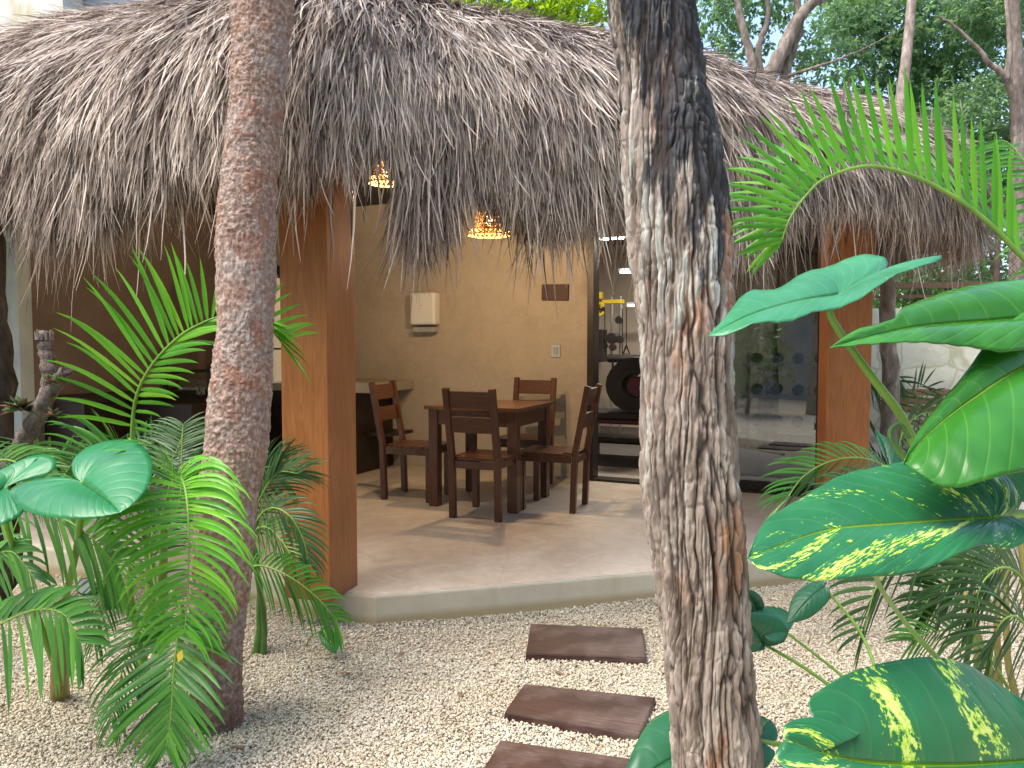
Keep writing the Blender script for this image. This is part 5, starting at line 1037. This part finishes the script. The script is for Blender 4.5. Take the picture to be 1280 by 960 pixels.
tree('tree', 'many stemmed pale barked tree rising behind the roof right of the rough trunk', W(960,430,9)*[1,1,0], [([W(960,430,9)*[1,1,0], W(962,200,9), W(957,100,9)], .12, .1), (Wp([(955,110,9),(980,60,9),(1005,15,9),(1050,-20,9)]), .10, .05), (Wp([(945,100,9),(938,70,9),(925,20,9),(918,-40,9)]), .06, .035), (Wp([(952,100,9.1),(948,60,9.1),(960,20,9.1),(955,-40,9.1)]), .045, .025), (Wp([(978,110,9.1),(990,60,9.1),(1000,30,9.1),(990,-40,9.1)]), .07, .035), (Wp([(1000,20,9),(1030,0,9),(1080,-10,9)]), .04, .02), (Wp([(985,95,9),(1060,70,9),(1120,40,9.2)]), .022, .004)],
     [(*W(890,20,9.6), .42), (*W(885,60,9.6), .4), (*W(905,75,9.6), .3), (*W(1010,60,9.6), .35), (*W(1020,90,9.6), .4), (*W(940,50,9.8), .3), (*W(960,0,9.8), .45), (*W(1050,40,9.8), .4), (*W(900,0,9.7), .5), (*W(920,-40,9.3), .6), (*W(1010,-50,9.3), .7), (*W(1090,-40,9.6), .7)], 'tree_leaf_blue', 13000, .075, group=GR)
tree('tree', 'tall straight trunked tree with a dense blue green crown in the upper right', W(1143,430,12)*[1,1,0], [([W(1143,430,12)*[1,1,0], W(1144,200,12), W(1142,0,12), W(1140,-200,12)], .13, .09)]+[(Wp([(1143,y,12),(1143+dx*.5,y-20,11.8),(1143+dx,y-25,11.6)]), .035, .012) for y, dx in ((140,-90),(120,80),(60,-110),(40,100),(0,-80),(180,70),(200,-50))],
     [(*W(x,y,11.5), r_) for x, y, r_ in ((1080,40,.7),(1110,75,.6),(1060,110,.35),(1100,130,.5),(1160,60,.7),(1200,40,.8),(1180,110,.7),(1150,150,.6),(1090,10,.7),(1220,90,.7),(1130,-40,1.0),(1230,-20,.9),(1045,20,.45))], 'tree_leaf_blue', 42000, .085, group=GR)
tree('tree', 'leafy tree with a bent pale branch at the top right corner', W(1275,430,9.5)*[1,1,0], [([W(1275,430,9.5)*[1,1,0], W(1272,250,9.5), W(1270,100,9.5), W(1262,-60,9.5)], .1, .07), (Wp([(1272,190,9.5),(1268,130,9.4),(1255,95,9.3),(1238,80,9.3),(1222,60,9.3),(1190,30,9.3),(1170,20,9.3)]), .06, .008), (Wp([(1258,100,9.3),(1262,50,9.3),(1255,-20,9.3),(1240,-60,9.3)]), .04, .012)],
     [(*W(x,y,10), r_) for x, y, r_ in ((1230,140,.55),(1265,170,.5),(1200,165,.5),(1280,20,.6),(1240,-20,.7),(1300,110,.7),(1180,200,.45),(1240,215,.6),(1290,240,.6),(1230,20,.35))], 'tree_leaf_blue', 26000, .075, group=GR)
tree('tree', 'slender grey trunked tree between the far right pillar and the stone wall', G(1113,600,0), [([G(1113,612,0)+[0,0,-.03], W(1113,480,7), W(1109,380,7), W(1112,280,7), W(1122,160,7.3), W(1138,20,7.6), W(1142,-160,7.8)], .085, .04)], [(*W(1135,-90,7.8), .7), (*W(1180,-80,8), .6), (*W(1100,-70,8), .6)], 'tree_leaf', 2500, .09, group=GR)
for i, (x, y, d, r_, mt, lab, nn) in enumerate(((1150,330,11.5,.9,'tree_leaf','dense dark green shrub right behind the chain link fence, next to the far pillar',7000), (1245,300,11,1.0,'tree_leaf_blue','blue green shrub behind the fence at the right edge below the arching frond',7000), (1215,380,12.5,.8,'tree_leaf','low shrub behind the fence rails right of the slender trunk',5000))):
    c = W(x, y, d); s = thing('shrub', lab, 'shrub', (c[0], c[1], 0)); limbs(s, [([(c[0],c[1],-.05),(c[0]+.1,c[1],c[2]*.5),(c[0]-.1,c[1],c[2])], .06, .02), ([(c[0],c[1],.3),(c[0]+.5,c[1],c[2]*.6),(c[0]+.8,c[1],c[2])], .04, .015)], M['grey_bark'], 'stem'); crown('foliage', s, [(*c, r_), (c[0]+.7,c[1]+.2,c[2]-.5,r_*.8), (c[0]-.5,c[1]+.3,c[2]-.5,r_*.8), (c[0]+.2,c[1],c[2]-1.1,r_*.8)], M[mt], nn, .085, .8)
# small garden palm by the far wall
gpb = thing('palm', 'small garden palm in front of the pale stone wall, beside the slender trunk', 'palm', (3.75, 7.6, 0))
for k, (dx, dz) in enumerate(((-.5,.7),(.3,1.0),(.6,.7),(0,1.1),(-.3,.95),(.75,.4),(-.6,.4))):
    b = np.array([3.75, 7.6, .05]); frond(gpb, [b, b+[dx*.3, -.05, dz*.55], b+[dx*.8, -.12, dz*.9], b+[dx*1.25, -.2, dz*.75]], 'palm_dark', 16, L=[(-.3,-.3,.7)], Rr=[(.3,-.5,-.7)], ll=[.15,.3,.12], rl=[.15,.3,.12], w=.012, droop=.5, K=5)
# distant wood
V = []; cs = []
for k in range(60): a = RNG.uniform(-46, 46); d = RNG.uniform(17, 26); cs.append((d*math.sin(R(a)), d*math.cos(R(a)), RNG.uniform(.8, 5.2) if k % 4 else RNG.uniform(5, 7.5), RNG.uniform(1.2, 2.2)))
fw_ = crown('far_wood', None, cs, M['tree_leaf'], 50000, .22, .8); tag(fw_, kind='stuff'); fw_['label'] = 'far green wood showing between the nearer trees'
cs = []  # leaf clumps added out of view, blocking low sky light
for k in range(110):
    an = R(RNG.uniform(62, 298)); d = RNG.uniform(8.5, 12.5); cs.append((d*math.sin(an), d*math.cos(an)+.5, RNG.uniform(.5, 8.5), RNG.uniform(1.3, 2.0)))
sw_ = crown('sky_blocking_wood', None, cs, M['tree_leaf'], 75000, .30, .9); tag(sw_, kind='stuff'); sw_['label'] = 'tall dense trees added unseen behind the viewer to block low sky light'
# the garden behind the viewer, mirrored in the glass door
wallseg('garden_wall', -9, -5.5, 4, -6.5, 2.4, 'blue_grey_plaster', .3, 'blue grey plastered garden wall opposite the pavilion, mirrored in the glass door')
for i, (x, y, lab) in enumerate(((-2.9,-1.6,'leafy shrub opposite the pavilion on the near side, mirrored in the glass'), (-4.6,-3.2,'taller leafy shrub opposite the pavilion by the garden wall, mirrored in the glass'), (-1.2,-3.6,'round leafy shrub opposite the pavilion, mirrored low in the glass'))):
    s = thing('shrub', lab, 'shrub', (x, y, 0)); limbs(s, [([(x,y,-.05),(x+.1,y,.6),(x,y,1.4)], .05, .02)], M['grey_bark'], 'stem'); crown('foliage', s, [(x,y,1.5,.7),(x+.4,y,1.0,.5),(x-.4,y+.2,.8,.5)], M['palm_mid'], 2500, .14, .8)
for x, y in ((-2.0,-2.4),(-3.6,-2.2)):
    r = thing('tree', 'slim bare tree trunk opposite the pavilion, mirrored in the glass door', 'tree', (x,y,0), 0, 'trunks opposite the pavilion'); limbs(r, [([(x,y,-.05),(x+.1,y,1.5),(x,y,3.2),(x-.1,y,5)], .1, .06)], M['grey_bark'], 'trunk')
